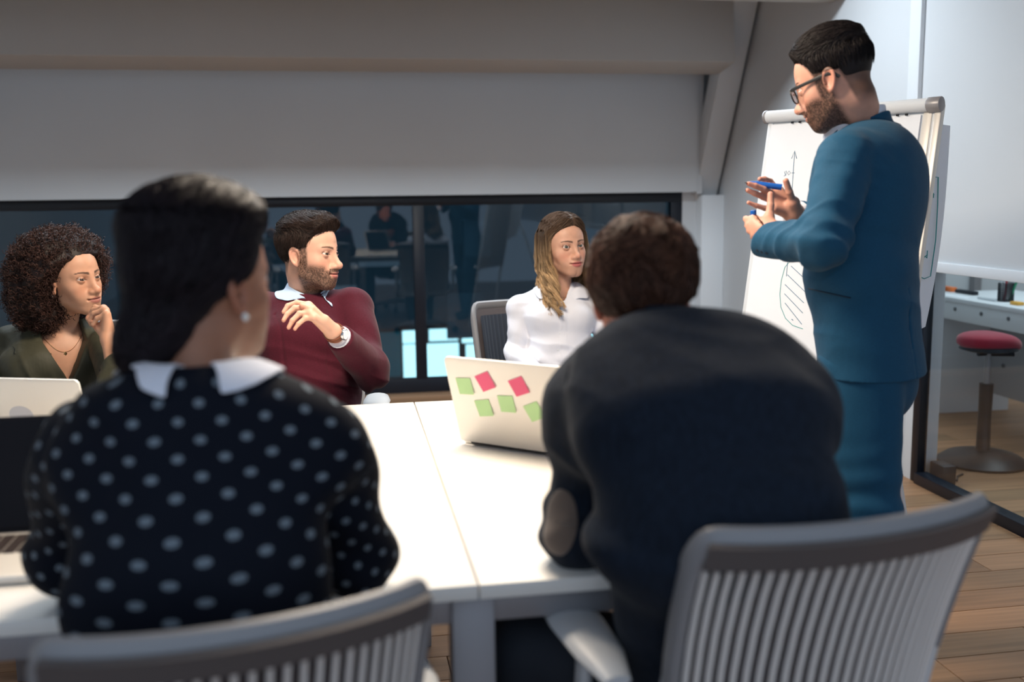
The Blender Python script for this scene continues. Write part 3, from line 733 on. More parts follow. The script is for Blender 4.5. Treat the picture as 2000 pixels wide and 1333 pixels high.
# white laptop of the curly haired woman; its lid looks at the camera
zt = .74
q0 = at(0, 748, 2.50); q1 = at(150, 741, 2.46)
an2 = math.degrees(math.atan2(q1[1] - q0[1], q1[0] - q0[0])); u2 = np.array([math.cos(math.radians(an2)), math.sin(math.radians(an2)), 0])
top_r = at(155, 741, 2.46); h2 = (top_r[2] - .752) / math.cos(math.radians(12))
c2 = top_r - u2 * (.345 / 2) ; c2 = np.array([c2[0], c2[1], .74]) + np.array([-math.sin(math.radians(an2)), math.cos(math.radians(an2)), 0]) * h2 * math.sin(math.radians(12))
lp2, S2 = laptop('cream white laptop with a round grey emblem, in front of the curly haired woman', tuple(c2), an2, .345, .235, h2, 12, M['silver'], M['silver'])
em = MB(); LM2 = Matrix.Translation(lp2.location) @ Matrix.Rotation(math.radians(an2), 4, 'Z') @ S2
LMi = np.array(LM2.inverted()); ec = on_lid(42, 812)
em.prism([(ec[0] + .034 * math.cos(k / 24 * 2 * math.pi), ec[1] + .026 * math.sin(k / 24 * 2 * math.pi)) for k in range(24)], .0066, .0074, LM2)
WORLD.add(lp2.name); o = em.build('emblem', M['logo'], lp2)
# dark laptop at the left edge, its screen looks at the camera
r1 = onz(40, 1040, .752); l1 = onz(-60, 1046, .752); rt = onz(95, 1036, .752)
an3 = 180 + math.degrees(math.atan2(rt[1] - l1[1], rt[0] - l1[0]))
u3 = (rt - l1) / np.linalg.norm(rt - l1); hz = .212; cc = onz(150, 1034, .752) - u3 * .1725
lp3, S3 = laptop('open dark laptop at the left edge, screen black, beside the dotted top', (cc[0], cc[1], .74), an3, .345, .235, hz, 16, M['screen_black'], M['silver'], screen=M['screen_black'])
# find lid height so that its top edge reaches the photograph's line

# ------------------------------------------------------------------ flip chart
FC = thing('flip_chart', 'white flip chart easel with curled back sheets behind the standing man', 'flip chart', (1.9, 3.45, 0)); WORLD.add(FC.name)
ZL, ZR = 3.55, 3.10
TL = at(1506, 226, ZL); TR = at(1838, 202, ZR)
top_dir = (TR - TL); wF = np.linalg.norm(top_dir[:2]); ud = np.array([top_dir[0], top_dir[1], 0]) / wF
ztop = (TL[2] + TR[2]) / 2
back = np.array([-ud[1], ud[0], 0]); lean = .20   # board leans back at the top
down = np.array([-back[0] * lean, -back[1] * lean, -1.0]); down /= np.linalg.norm(down)
nrm = np.cross(ud, -down); nrm = nrm if nrm.dot(CAMP - TL) > 0 else -nrm
O = np.array([TL[0], TL[1], ztop])
def fc(u, v, n=0): return O + ud * u + down * v + nrm * n
def slab(name, u0, u1, v0, v1, n0, n1, m, parent, bevel=None):
    b = MB(); vs = [fc(u, v, n) for n in (n0, n1) for (u, v) in ((u0, v0), (u1, v0), (u1, v1), (u0, v1))]
    b.add(vs, [(0, 1, 2, 3), (7, 6, 5, 4), (0, 4, 5, 1), (1, 5, 6, 2), (2, 6, 7, 3), (3, 7, 4, 0)])
    o = b.build(name, m, parent, bevel=bevel); bm = bmesh.new(); bm.from_mesh(o.data); bmesh.ops.recalc_face_normals(bm, faces=bm.faces); bm.to_mesh(o.data); bm.free(); return o
slab('board', .0, wF, .02, 1.02, -.02, .0, M['white_paint'], FC, .003)
slab('side_rail', -.006, .016, .0, 1.04, -.022, .004, M['white_paint'], FC, .003)
slab('side_rail', wF - .05, wF - .022, .0, 1.04, -.022, .004, M['silver'], FC, .003)
slab('side_rail', wF - .016, wF + .006, .0, 1.04, -.022, .004, M['silver'], FC, .003)
pad = slab('paper_pad', .012, wF - .056, .035, .99, .0, .008, M['paper'], FC)
m = MB(); m.tube([fc(-.004, 0.006, .012), fc(wF - .035, .006, .012)], .021, 16); m.build('clamp_bar', M['white_paint'], FC)
for a, b_ in ((-.016, -.004), (wF - .035, wF + .008)):
    m = MB(); m.tube([fc(a, .006, .010), fc(b_, .006, .010)], .0235, 16, cap=True); m.build('clamp_end', M['leg_grey'], FC, bevel=.002)
for u_ in (.10, .13, wF - .19, wF - .13, wF - .10):
    m = MB(); m.tube([fc(u_ - .004, .033, .014), fc(u_ + .004, .033, .014)], .0035, 8); m.build('screw', M['dark_plastic'], FC)
slab('tray', .05, wF - .05, 1.02, 1.04, -.02, .06, M['white_paint'], FC, .003)
for uu, vv in ((.01, 0), (wF - .01, 0)):
    p = fc(uu, 1.02, -.01); g = p + down * ((p[2]) / -down[2]); m = MB(); m.tube([p, g], .012, 10); m.build('leg', M['white_paint'], FC)
p = fc(wF * .5, .15, -.03); q = np.array([p[0] + back[0] * .55, p[1] + back[1] * .55, 0]); m = MB(); m.tube([p, q], .012, 10); m.build('leg', M['white_paint'], FC)
# sheets turned over the back, hanging on the right with their writing
def sheet_pt(a, b):
    return fc(wF - .05 + .046 * a - .004 * a * b, .05 + b * (.70 - .06 * a), -.03 - .06 * a - .05 * math.sin(b * 2.5) * a)
m = MB(); m.grid(sheet_pt, 6, 12, .0015); m.build('turned_sheet', M['paper'], FC, ang=60)
# drawing on the pad, as raised ink lines lying on the paper
FCM = np.stack([ud, down, nrm], 1); FCMi = np.linalg.inv(FCM)
def on_fc(px, py, n=.0085):
    d = CM @ np.array([(px - 1000) / FPX, -(py - 666.5) / FPX, -1.0]); a = FCMi @ (CAMP - O); q = FCMi @ d; k = (n - a[2]) / q[2]; r = a + q * k; return fc(r[0], r[1], n)
def ink(px, m_, r=.0011, name='drawn_line'):
    b = MB(); b.tube([on_fc(*p) for p in px], r, 5, ry=.0004, side=tuple(ud)); return b.build(name, m_, pad)
ink([(1552, 297), (1549, 340), (1545, 400), (1541, 470), (1536, 540)], M['ink_blue'])
ink([(1546, 310), (1552, 295), (1556, 310)], M['ink_blue'], .0013)
ink([(1534, 343), (1532, 336), (1536, 334), (1535, 342), (1531, 344)], M['ink_blue'], .0009); ink([(1538, 338), (1541, 334), (1544, 338), (1540, 342), (1538, 338)], M['ink_blue'], .0009); ink([(1546, 338), (1552, 338)], M['ink_blue'], .0009)
leaf = [(1566, 498), (1548, 505), (1533, 522), (1526, 548), (1523, 575), (1525, 600), (1534, 622), (1548, 636), (1568, 643)]
ink(leaf, M['ink_teal'])
for a in [((1545, 520), (1572, 545)), ((1538, 537), (1572, 570)), ((1533, 556), (1570, 592)), ((1532, 574), (1568, 612)), ((1533, 592), (1566, 634)), ((1560, 505), (1580, 520))]: ink(list(a), M['ink_blue'])
ink([(1546, 624), (1549, 626)], M['ink_blue'], .0015)

# teal writing on the sheets that hang over the right side
def on_sheet(px, py):
    return sink_plane(px, py)
_a0 = sheet_pt(.15, .55); _a1 = sheet_pt(1.0, .55); _a2 = sheet_pt(.6, 1.0); _n = np.cross(_a1 - _a0, _a2 - _a0); _n /= np.linalg.norm(_n); _n = _n if _n.dot(CAMP - _a0) > 0 else -_n
def sink_plane(px, py):
    d = CM @ np.array([(px - 1000) / FPX, -(py - 666.5) / FPX, -1.0]); k = (_a0 - CAMP).dot(_n) / d.dot(_n); return CAMP + d * k + _n * .012
for pts in ([(1821, 347), (1827, 347), (1826, 400), (1822, 470), (1812, 540), (1800, 545), (1790, 540)], [(1818, 378), (1818, 387), (1814, 386), (1815, 381), (1819, 381)], [(1799, 478), (1801, 486), (1797, 487)], [(1797, 497), (1801, 502), (1797, 506)], [(1806, 490), (1805, 505), (1802, 501), (1806, 498)]):
    b = MB(); b.tube([sink_plane(*p_) for p_ in pts], .0016, 5); b.build('written_line', M['ink_teal'], FC)
# ------------------------------------------------------------------ next room behind the low glazing
ST = thing('saddle_stool', 'red upholstered stool on a black column and round black foot', 'stool', (3.10, 4.38, 0))
m = MB()
def seatp(a, b):
    th = a * 2 * math.pi; ph = (b - .5) * math.pi; c = abs(math.cos(ph)) ** .55; x = .155 * math.cos(th) * c; y = .13 * math.sin(th) * c
    return np.array((x, y, .615 + .042 * math.copysign(abs(math.sin(ph)) ** .8, math.sin(ph)) - .03 * (x / .155) ** 2 * (x > 0)))
m.grid(seatp, 33, 13); m.build('seat', M['red_fabric'], ST, ang=60)
m = MB(); m.lathe([(.10, .562), (.135, .572), (.130, .588)], 28); m.build('seat_pan', M['dark_plastic'], ST)
m = MB(); m.tube([(0, 0, .548), (.05, -.03, .546), (.105, -.05, .548)], [.012, .008, .010], 8); m.tube([(-.055, .0, .55), (.06, 0, .55)], .012, 8); m.build('lever', M['dark_plastic'], ST)
m = MB(); m.lathe([(.0165, .40), (.0165, .56)], 16); m.build('piston', M['leg_grey'], ST)
m = MB(); m.lathe([(.040, .06), (.033, .08), (.031, .25), (.033, .40)], 20); m.build('column', M['dark_plastic'], ST, ang=50)
m = MB(); m.lathe([(.205, .0), (.21, .012), (.17, .04), (.06, .068), (.04, .07)], 40); m.build('foot_disc', M['dark_plastic'], ST, ang=60)
D = thing('long_desk', 'pale desk with a row of grey plugs along its front, beyond the glass', 'desk', (3.75, 4.9, 0)); WORLD.add(D.name)
xf = 3.45
m = MB(); m.box((xf, 3.2, .705), (xf + .62, 5.55, .73)); m.build('desktop', M['white_paint'], D, bevel=.003)
m = MB(); m.box((xf + .015, 3.22, .60), (xf + .035, 5.53, .705)); ap = m.build('apron', M['white_paint'], D, bevel=.002)
m = MB(); m.box((xf + .4, 3.24, .12), (xf + .42, 5.5, .52)); m.build('modesty_panel', M['edge_grey'], D, bevel=.002)
for px, py in ((1861, 607), (1912, 616), (1965, 625)):
    p = onx(px, py, xf); m = MB(); m.tube([(xf + .010, p[1], .665), (xf + .016, p[1], .665)], .011, 14); m.build('plug', M['grey_dot'], D)
for px, py in ((1907, 702), (1960, 715)):
    p = onx(px, py, xf + .4); m = MB(); m.tube([(xf + .394, p[1], p[2]), (xf + .401, p[1], p[2])], .013, 14); m.build('plug', M['grey_dot'], D)
for y in (3.3, 5.45):
    m = MB(); m.box((xf + .05, y - .02, 0), (xf + .55, y + .02, .705)); m.build('leg', M['white_paint'], D, bevel=.003)
def cup(label, px, py, Z, pens):
    p = onx(px, py, xf + .16); x, y, z = p[0], p[1], .73
    t = thing('pen_cup', label, 'pen cup', (x, y, z), 0, 'black pen cups on the pale desk')
    b = MB(); n = 24; R_, H = .040, .10
    b.lathe([(R_, 0), (R_, .004), (R_ * .9, .005)], n); b.build('cup_base', M['dark_plastic'], t)
    b = MB()
    for k in range(n):
        a = 2 * math.pi * k / n; b.tube([(R_ * math.cos(a), R_ * math.sin(a), 0), (R_ * math.cos(a), R_ * math.sin(a), H)], .0026, 4)
    for k in range(9): b.tube([(R_ * math.cos(2 * math.pi * j / n), R_ * math.sin(2 * math.pi * j / n), .004 + k * .012) for j in range(n)], .0026, 4, closed=True)
    o = b.build('wire_mesh', M['dark_plastic'], t); o['kind'] = 'stuff'
    for k, (mm, ox, oy, tx_, ty_, L_, nm) in enumerate(pens):
        b = MB(); a0 = Vector((ox, oy, .006)); d = Vector((tx_, ty_, 1)).normalized(); b.tube([a0, a0 + d * L_], .0062, 8); b.tube([a0 + d * L_, a0 + d * (L_ + .006)], [.0062, .004], 8)
        o = b.build('marker_pen', M[mm], None); o.location = (x, y, z); tag(o, nm, 'pen', 'pens in the cups')
cup('black mesh pen cup holding red and green pens, nearer the right edge', 1963, 600, 4.9, [('red', -.008, .0, -.12, -.28, .135, 'red pen leaning in the right pen cup'), ('green', .015, -.015, .0, -.45, .15, 'green pen leaning in the right pen cup'), ('white_paint', -.015, .012, .0, .12, .13, 'white pen tilted back in the right pen cup'), ('white_paint', 0.0, .01, .05, .12, .125, 'white pen upright in the middle of the right pen cup')])
cup('black mesh pen cup next to the flip chart', 1829, 583, 5.2, [('white_paint', .01, -.01, .0, -.10, .14, 'white pen in the pen cup by the flip chart'), ('dark_plastic', -.01, .005, .05, .05, .15, 'black pen in the pen cup by the flip chart'), ('red', -.012, .015, .0, .2, .12, 'red pen in the pen cup by the flip chart')])
def small(name, label, cat, px0, px1, py, mm, h=.02, capm=None, xx=.10):
    a = onx(px0, py, xf + xx); b_ = onx(px1, py, xf + xx); t = MB()
    if name == 'marker_pen': t.tube([(xf + xx, a[1], .73 + h / 2), (xf + xx, b_[1], .73 + h / 2)], h / 2, 10)
    else: t.box((xf + xx - .02, b_[1], .73), (xf + xx + .02, a[1], .73 + h))
    o = t.build(name, M[mm], None, bevel=.003 if name != 'marker_pen' else None); return tag(o, label, cat)
small('eraser', 'orange box lying on the desk between the pen cups', 'box', 1842, 1863, 580, 'orange', .028, xx=.2)
small('whiteboard_eraser', 'black eraser lying on the desk between the pen cups', 'eraser', 1870, 1905, 582, 'dark_plastic', .022, xx=.2)
small('marker_pen', 'white and blue marker lying beside the right pen cup', 'marker', 1911, 1945, 585, 'white_paint', .018)
small('marker_box', 'yellow marker lying right of the right pen cup', 'marker', 1979, 1995, 584, 'yellow', .018)
small('paper_sheet', 'white sheet of paper lying on the desk by the left pen cup', 'paper', 1815, 1890, 590, 'paper', .002, xx=.07)
m = MB(); m.tube([(2.70, 4.14, .006), (2.78, 4.10, .006), (2.82, 4.16, .006), (2.868, 4.19, .006)], .005, 6); o = m.build('power_cable', M['dark_plastic'], None); tag(o, 'thin black cable on the boards beside the foot of the stool', 'cable')
m = MB(); m.box((2.655, 4.02, 0), (2.72, 4.13, .10)); o = m.build('socket_box', M['dark_plastic'], None, bevel=.005); tag(o, 'small black box on the floor just behind the glass', 'box')
# ------------------------------------------------------------------ people: shared builders
def camyaw(c):
    d = CAMP - c; return math.degrees(math.atan2(-d[0], d[1]))
class Head:
    def __init__(s, px, py, Z, turn, pitch=0, roll=0, scale=1.0, **kw):
        s.c = at(px, py, Z).astype(F32); s.R = rotm(camyaw(s.c) + turn, pitch, roll); s.s = F32(scale); s.kw = kw
    def loc(s, P): return ((P - s.c) @ s.R) / s.s
    def w(s, *p): return s.c + (s.R @ (np.array(p, F32) * s.s))
    def sdf(s, P): return face_sdf(s.loc(P), **s.kw) * s.s
    def dirw(s, *d): return s.R @ np.array(d, F32)
def hand_sdf(P, wrist, fingers, rw=.020, k=.012, fr=.0085, palm=.0135):
    d = None; w = np.asarray(wrist, F32)
    kn = [f[0] for f in fingers]
    for i, f in enumerate(fingers[1:]):
        e = rc(P, w, f[0], rw * .72, palm * .82 if i < 3 else palm * .76); d = e if d is None else smin(d, e, k)
    d = smin(d, rc(P, w, fingers[0][0], rw * .75, palm * .95), k)
    for i, f in enumerate(fingers):
        r = fr * (1.12 if i == 0 else (.86 if i == 4 else 1.0)); e = None; n = len(f) - 1
        for j in range(n):
            q = rc(P, f[j], f[j + 1], r * (1.12 - .14 * j), r * (1.12 - .14 * (j + 1)) + (.0003 if j < n - 1 else 0)); e = q if e is None else smin(e, q, .003)
        d = smin(d, e, .005)
    return d
def hand_col(v, wrist, fingers, skin):
    c = np.tile(np.array(skin, F32), (len(v), 1)); 
    for f in fingers:
        t = np.linalg.norm(v - np.asarray(f[-1], F32), axis=1); m = np.exp(-(t / .012) ** 2) * .45; c = c * (1 - m[:, None]) + np.array(skin, F32) * V(1.08, .72, .70) * m[:, None]
        for j in f[1:-1]:
            t = np.linalg.norm(v - np.asarray(j, F32), axis=1); m = np.exp(-(t / .006) ** 2) * .25; c = c * (1 - m[:, None]) + np.array(skin, F32) * V(1.0, .68, .64) * m[:, None]
    return c
def bodymesh(person, fn, parts, m, colfn):
    """one skin surface, meshed finely where it shows: parts = [(lo, hi, step)]"""
    meshes = []
    for k, (lo, hi, h) in enumerate(parts):
        lo = np.asarray(lo, F32); hi = np.asarray(hi, F32)
        def g(P, k=k):
            d = fn(P)
            for (l2, h2, hh) in parts[:k]:
                c = (np.asarray(l2, F32) + np.asarray(h2, F32)) / 2; r = (np.asarray(h2, F32) - np.asarray(l2, F32)) / 2 - F32(.002)
                q = np.abs(P - c) - r; d = np.maximum(d, -np.max(q, axis=1))
            return d
        meshes.append(surf(g, lo, hi, h, newton=1 if k < 3 else 0))
    v, q = join_parts(meshes)
    return mesh_obj('body', v, q, m, person, smooth=True, col=colfn(v))
def skull(L): return smin(el(L, (0, -.014, .034), (.0735, .0945, .0855)), el(L, (0, .026, .030), (.062, .058, .066)), .03)
def ribbon_collar(pts_in, pts_out, thick): pass
def person(label, base, group=None):
    t = thing('person', label, 'person', tuple(base)); WORLD.add(t.name); return t
def cloth(name, fn, lo, hi, h, m, p, newton=1, colfn=None, label=None):
    o = sdf_obj(name, fn, lo, hi, h, m, p, colfn, newton=newton)
    if label: o['label'] = label
    return o
def folds(P, amp, sc, seed=0.0):
    n = fbm(P * np.asarray(sc, F32) + F32(seed), 2); return -(1 - 2 * np.abs(n)) * amp
def line_curve(name, pts, r, m, p, n=6, closed=False, ry=None, side=None):
    b = MB(); b.tube(pts, r, n, closed=closed, ry=ry, side=side); return b.build(name, m, p, ang=60)
def wrk(P, n, f1=26, f2=6, seed=0.0):        # creases running across n
    n = np.asarray(n, F32) / np.linalg.norm(n); Q = P * F32(f2) + (P @ n)[:, None] * n * F32(f1 - f2) + F32(seed)
    Q = Q + .6 * vnoise(P * 7 + seed)[:, None]; a = vnoise(Q); return np.clip(np.abs(a) * 3.2, 0, 1) - .5
def button(p, pos, nrm, r, m, name='button'):
    nrm = np.asarray(nrm, float); nrm = nrm / np.linalg.norm(nrm); pos = np.asarray(pos, float); b = MB(); b.tube([pos, pos + nrm * .0022], [r, r * .85], 12); return b.build(name, m, p)
def project(fn, P, steps=4):
    P = np.atleast_2d(np.asarray(P, F32)).copy()
    for _ in range(steps):
        f0, g = grad(fn, P); P = P - g * f0[:, None]
    return P
def sink(fn, px, py, Zs, off=0.0):
    """where the sight line through a photograph point meets a surface"""
    Z = Zs
    for _ in range(14):
        p = at(px, py, Z).astype(F32)[None]; d = fn(p)[0] - off; Z += float(d) * .8
    return at(px, py, Z)
def drape(fn, rows, off, frm=1, n=3):
    R_ = np.array(rows, F32); frm = frm * 3
    t = np.linspace(0, len(R_) - 1, (len(R_) - 1) * 3 + 1); i = np.minimum(t.astype(int), len(R_) - 2); f_ = (t - i)[:, None, None]; R_ = (R_[i] * (1 - f_) + R_[i + 1] * f_).astype(F32)
    t = np.linspace(0, R_.shape[1] - 1, (R_.shape[1] - 1) * 2 + 1); i = np.minimum(t.astype(int), R_.shape[1] - 2); f_ = (t - i)[None, :, None]; R_ = (R_[:, i] * (1 - f_) + R_[:, i + 1] * f_).astype(F32)
    P = R_[frm:].reshape(-1, 3)
    for _ in range(n):
        f0, g = grad(fn, P); P = P + g * np.maximum(off - f0, 0)[:, None]
    R_[frm:] = P.reshape(R_[frm:].shape); R_[1:-1, 1:-1] = (R_[1:-1, 1:-1] * 2 + R_[:-2, 1:-1] + R_[2:, 1:-1] + R_[1:-1, :-2] + R_[1:-1, 2:]) / 6; return R_
def sheet(name, rows, thick, m, p):          # rows of 3D points -> thickened smooth cloth sheet
    R_ = np.array(rows, float); nu, nv = R_.shape[:2]; b = MB(); b.grid(lambda a, c: R_[int(round(a * (nu - 1))), int(round(c * (nv - 1)))], nu, nv, thick); o = b.build(name, m, p, ang=50)
    md = o.modifiers.new('smooth', 'SUBSURF'); md.levels = 1; md.render_levels = 1
    return o
def scalp_hair(person, H, hairfn, col, nroot, dirfn, steps, step, lift, r, lo, hi, h=.0028, seed=2, name='hair', jitter=.15, rootmask=None, colvar=.35, shellcol=None, tip=.25, colpos=None):
    v, q = surf(hairfn, lo, hi, h)
    L = H.loc(v); rg = np.random.default_rng(seed)
    base = np.array(col, F32); c1 = np.tile(base * .75, (len(v), 1)) if shellcol is None else shellcol(L)
    msk = np.ones(len(v), bool) if rootmask is None else rootmask(L)
    idx = np.nonzero(msk)[0]; roots = v[rg.choice(idx, nroot)]
    paths = flow_hair(hairfn, roots, dirfn, steps, step, lift, jitter, seed)
    sv, sq = strands(paths, r, r * tip)
    K = steps + 1; br = (1 + rg.uniform(-colvar, colvar, nroot)); c2 = np.repeat(br, K * 3)[:, None] * base
    if colpos is not None: c2 = c2 * colpos(H.loc(sv))[:, None]
    V_, Q_ = join_parts([(v, q), (sv, sq)])
    return mesh_obj(name, V_, Q_, M['hair'], person, smooth=True, col=np.concatenate([c1, c2]))
CLIP = 0
def trunk(P, C7, chest, waist, hip, right, fwd, shl, shr, wd, dp, sr, k=.07, nk=(.062, .055)):
    """clothed torso: wd, dp = half widths and half depths at upper chest, chest, waist, hips; sr = shoulder radius"""
    up = C7 * .62 + chest * .38 + fwd * .004; mid = (shl + shr) / 2
    up = up + right * float(((mid - up) @ right) * .5)
    d = oval(P, up, chest, (wd[0], dp[0]), (wd[1], dp[1]), right)
    d = smin(d, oval(P, chest, waist, (wd[1], dp[1]), (wd[2], dp[2]), right), .03)
    d = smin(d, oval(P, waist, hip, (wd[2], dp[2]), (wd[3], dp[3]), right), .05)
    d = smin(d, oval(P, C7 + V(0, 0, -.068) + fwd * .028, up, nk, (wd[0] * .8, dp[0] * .85), right), k)
    for s, sg in ((shl, -1), (shr, 1)):
        d = smin(d, rc(P, s - right * (.012 * sg), C7 + V(0, 0, -.084) + fwd * .014, sr, sr * .80), k)
    return d
def limb(P, a, b, c, r, k=.03):              # two-bone limb, radii (start, mid, end)
    return smin(rc(P, a, b, r[0], r[1]), rc(P, b, c, r[1] * 1.0, r[2]), k)
def shoe(person, ankle, fwd, m):
    f = np.array(fwd, float); f[2] = 0; f /= np.linalg.norm(f); x = np.array([f[1], -f[0], 0]); a = np.array([ankle[0], ankle[1], 0])
    fn = lambda P: cut(smin(oval(P, a - f * .045 + V(0, 0, .035), a + f * .16 + V(0, 0, .022), (.036, .045), (.040, .026), x), rc(P, a + V(0, 0, .04), a + V(0, 0, .085), .040, .040), .03), P, (0, 0, .004), (0, 0, -1))
    lo = a - .25; hi = a + .25; lo[2] = -.01; hi[2] = .16
    return cloth('shoe', fn, lo, hi, .006, m, person)

M['navy_suit'] = mat('blue_suit', (.007, .064, .130), .75, spec=.2, sheen=.06, var=((260, 260, 260), .10), bump=[((14, 14, 9), .25, .012), ((900, 900, 900), .2, .0005)])
M['suit_dark'] = mat('blue_suit_lining', (.004, .018, .04), .7)
M['white_shirt'] = mat('white_shirt', (.70, .72, .80), .7, spec=.25, bump=[((22, 22, 12), .35, .008)])
M['pale_shirt'] = mat('pale_blue_shirt', (.42, .54, .70), .7, bump=[((40, 40, 40), .2, .004)])
M['burgundy'] = mat('burgundy_knit', (.060, .006, .015), .85, spec=.15, sheen=.10, var=((300, 300, 300), .18), bump=[((15, 15, 8), .35, .012), ((700, 700, 260), .3, .0008)])
M['olive'] = mat('olive_blouse', (.050, .048, .029), .62, spec=.3, bump=[((18, 18, 10), .45, .012)])
M['charcoal'] = mat('charcoal_wool', (.009, .014, .024), .9, spec=.12, sheen=.05, var=((160, 160, 30), .25), bump=[((9, 9, 14), .35, .014), ((800, 800, 800), .25, .0006)])
M['patch'] = mat('suede_patch', (.13, .095, .075), .9, sheen=.4)
M['dark_trouser'] = mat('dark_trousers', (.010, .014, .022), .8, bump=[((12, 12, 12), .3, .01)])
M['gold'] = mat('gold', (.8, .5, .2), .25, metal=1)
M['pearl'] = mat('pearl_earring', (.7, .7, .68), .2, spec=.6)
M['watch_strap'] = mat('brown_leather', (.17, .055, .025), .5)
M['shoe'] = mat('black_leather', (.01, .01, .012), .35)
M['glasses'] = mat('black_acetate', (.006, .006, .008), .45, spec=.5)
M['lens'] = glass('spectacle_lens', (.93, .96, .97), 1.2)
# ------------------------------------------------------------------ A: man in the blue suit, standing at the flip chart
def man_standing():
    skin = (.58, .30, .215)
    p = person('standing bearded man in a blue suit and black glasses holding a blue marker', (1.47, 2.43, 0))
    H = Head(1627, 158, 2.60, -105, -20, 0, 1.0, male=True, open_=.0028)
    # torso frame: faces left and slightly away
    ty = camyaw(H.c) - 108; RT = rotm(ty); right = RT[:, 0]; fwd = RT[:, 1]
    C7 = at(1697, 240, 2.62).astype(F32); neck0 = H.w(0, -.035, -.06)
    chest = at(1692, 390, 2.60).astype(F32); waist = at(1680, 540, 2.60).astype(F32); hip = at(1700, 690, 2.62).astype(F32); hem = at(1706, 742, 2.62).astype(F32)
    shl = C7 + V(0, 0, -.075) - right * .165 + fwd * .045; shr = C7 + V(0, 0, -.075) + right * .165 + fwd * .045
    shl = at(1652, 312, 2.45).astype(F32); elL = at(1607, 474, 2.38).astype(F32); wrL = at(1500, 452, 2.565).astype(F32)
    elR = at(1640, 480, 2.86).astype(F32); wrR = at(1566, 420, 2.70).astype(F32)
    # hands, joint by joint
    q = lambda x, y, Z: at(x, y, Z).astype(F32)
    RH = [[q(1549, 397, 2.66), q(1542, 376, 2.64), q(1535, 354, 2.63)],
          [q(1520, 374, 2.70), q(1504, 355, 2.70), q(1493, 350, 2.68), q(1484, 350, 2.67)],
          [q(1514, 382, 2.69), q(1492, 370, 2.66), q(1475, 363, 2.65), q(1462, 359, 2.645)],
          [q(1512, 394, 2.68), q(1491, 385, 2.67), q(1474, 378, 2.66), q(1460, 372, 2.655)],
          [q(1514, 407, 2.67), q(1494, 407, 2.67), q(1477, 402, 2.665), q(1462, 396, 2.66)]]
    wr_h = q(1552, 418, 2.685)
    LH = [[q(1502, 424, 2.585), q(1505, 402, 2.590), q(1505, 380, 2.595)],
          [q(1472, 428, 2.60), q(1457, 428, 2.615), q(1464, 432, 2.635), q(1473, 434, 2.64)],
          [q(1474, 438, 2.59), q(1460, 440, 2.605), q(1466, 442, 2.63), q(1475, 443, 2.635)],
          [q(1478, 448, 2.585), q(1464, 451, 2.60), q(1470, 452, 2.62), q(1478, 452, 2.625)],
          [q(1484, 456, 2.58), q(1470, 461, 2.59), q(1475, 461, 2.61), q(1482, 460, 2.615)]]
    wl_h = q(1500, 447, 2.570)
    def fn(P):
        d = H.sdf(P)
        d = smin(d, oval(P, neck0, C7 + fwd * .02, (.053, .056), (.054, .055), right), .03)
        d = smin(d, oval(P, C7 + V(0, 0, -.18) + fwd * .03, waist, (.11, .06), (.11, .07), right), .06)
        d = np.minimum(d, rc(P, elL, wl_h, .035, .024)); d = np.minimum(d, rc(P, elR, wr_h, .035, .024)); d = np.minimum(d, rc(P, shl, elL, .045, .035)); d = np.minimum(d, rc(P, C7 + right * .16 + V(0, 0, -.09), elR, .045, .035))
        d = smin(d, hand_sdf(P, wr_h, RH, .026, palm=.0195, fr=.0084), .012); d = smin(d, hand_sdf(P, wl_h, LH, .025, palm=.0155, fr=.0085), .012)
        return d
    def cf(v):
        L = H.loc(v); c = face_cols(L, skin, (.36, .12, .09), (.05, .025, .015), beard=(.045, .021, .013), beardden=.95, open_=.0028)
        # dark tint of very short hair fading down the neck and temples
        hm = fadecol(L); c = c * (1 - hm[:, None]) + V(.05, .028, .02) * hm[:, None]
        n1 = np.linalg.norm(v - wr_h, axis=1) < .2; n2 = np.linalg.norm(v - wl_h, axis=1) < .13
        hc = hand_col(v, wr_h, RH + LH, np.array(skin) * (1.05, 1.0, 1.0)); m = (n1 | n2); c[m] = hc[m]; return c
    def fadecol(L):
        x, y, z = np.abs(L[:, 0]), L[:, 1], L[:, 2]
        yf = np.interp(z, [-.09, -.04, .010, .02, .045, .065, .08, .1], [-.052, -.044, -.034, .030, .040, .055, .072, .12])
        return sm01(yf - y, -.004, .006) * sm01(z, -.100, -.060) * .85 * (x > -1)
    bx = [(H.c - .165, H.c + .16, .0020), (wr_h - V(.14, .14, .08), wr_h + V(.05, .10, .12), .0019)]
    bx.append((C7 - V(.45, .45, .62), C7 + V(.35, .45, .02), .009))
    bodymesh(p, fn, bx, M['skin'], cf)
    # ---- suit jacket
    vent = None
    cuffL = q(1492, 469, 2.565); axL = (cuffL - elL) / np.linalg.norm(cuffL - elL); axL = axL + V(-.1, .0, .45); axL /= np.linalg.norm(axL)
    cuffR = wr_h + (elR - wr_h) / np.linalg.norm(elR - wr_h) * .016; axR = (wr_h - elR) / np.linalg.norm(wr_h - elR)
    shR = C7 + V(0, 0, -.11) + right * .165 + fwd * .03
    def torso(P):
        d = oval(P, chest + V(0, 0, .06), waist, (.195, .130), (.165, .128), right)
        d = smin(d, oval(P, waist, hem, (.165, .128), (.180, .128), right), .05)
        d = smin(d, el(P, chest + V(0, 0, .02) - fwd * .035, (.16, .105, .17), RT), .05)
        d = smin(d, oval(P, C7 + V(0, 0, -.062) + fwd * .015, chest + V(0, 0, .03), (.066, .060), (.16, .11), right), .05)
        d = smin(d, rc(P, shl + right * .03, C7 + V(0, 0, -.092) - right * .05, .066, .042), .05)
        d = smin(d, rc(P, shR - right * .03, C7 + V(0, 0, -.092) + right * .05, .066, .042), .05)
        return d
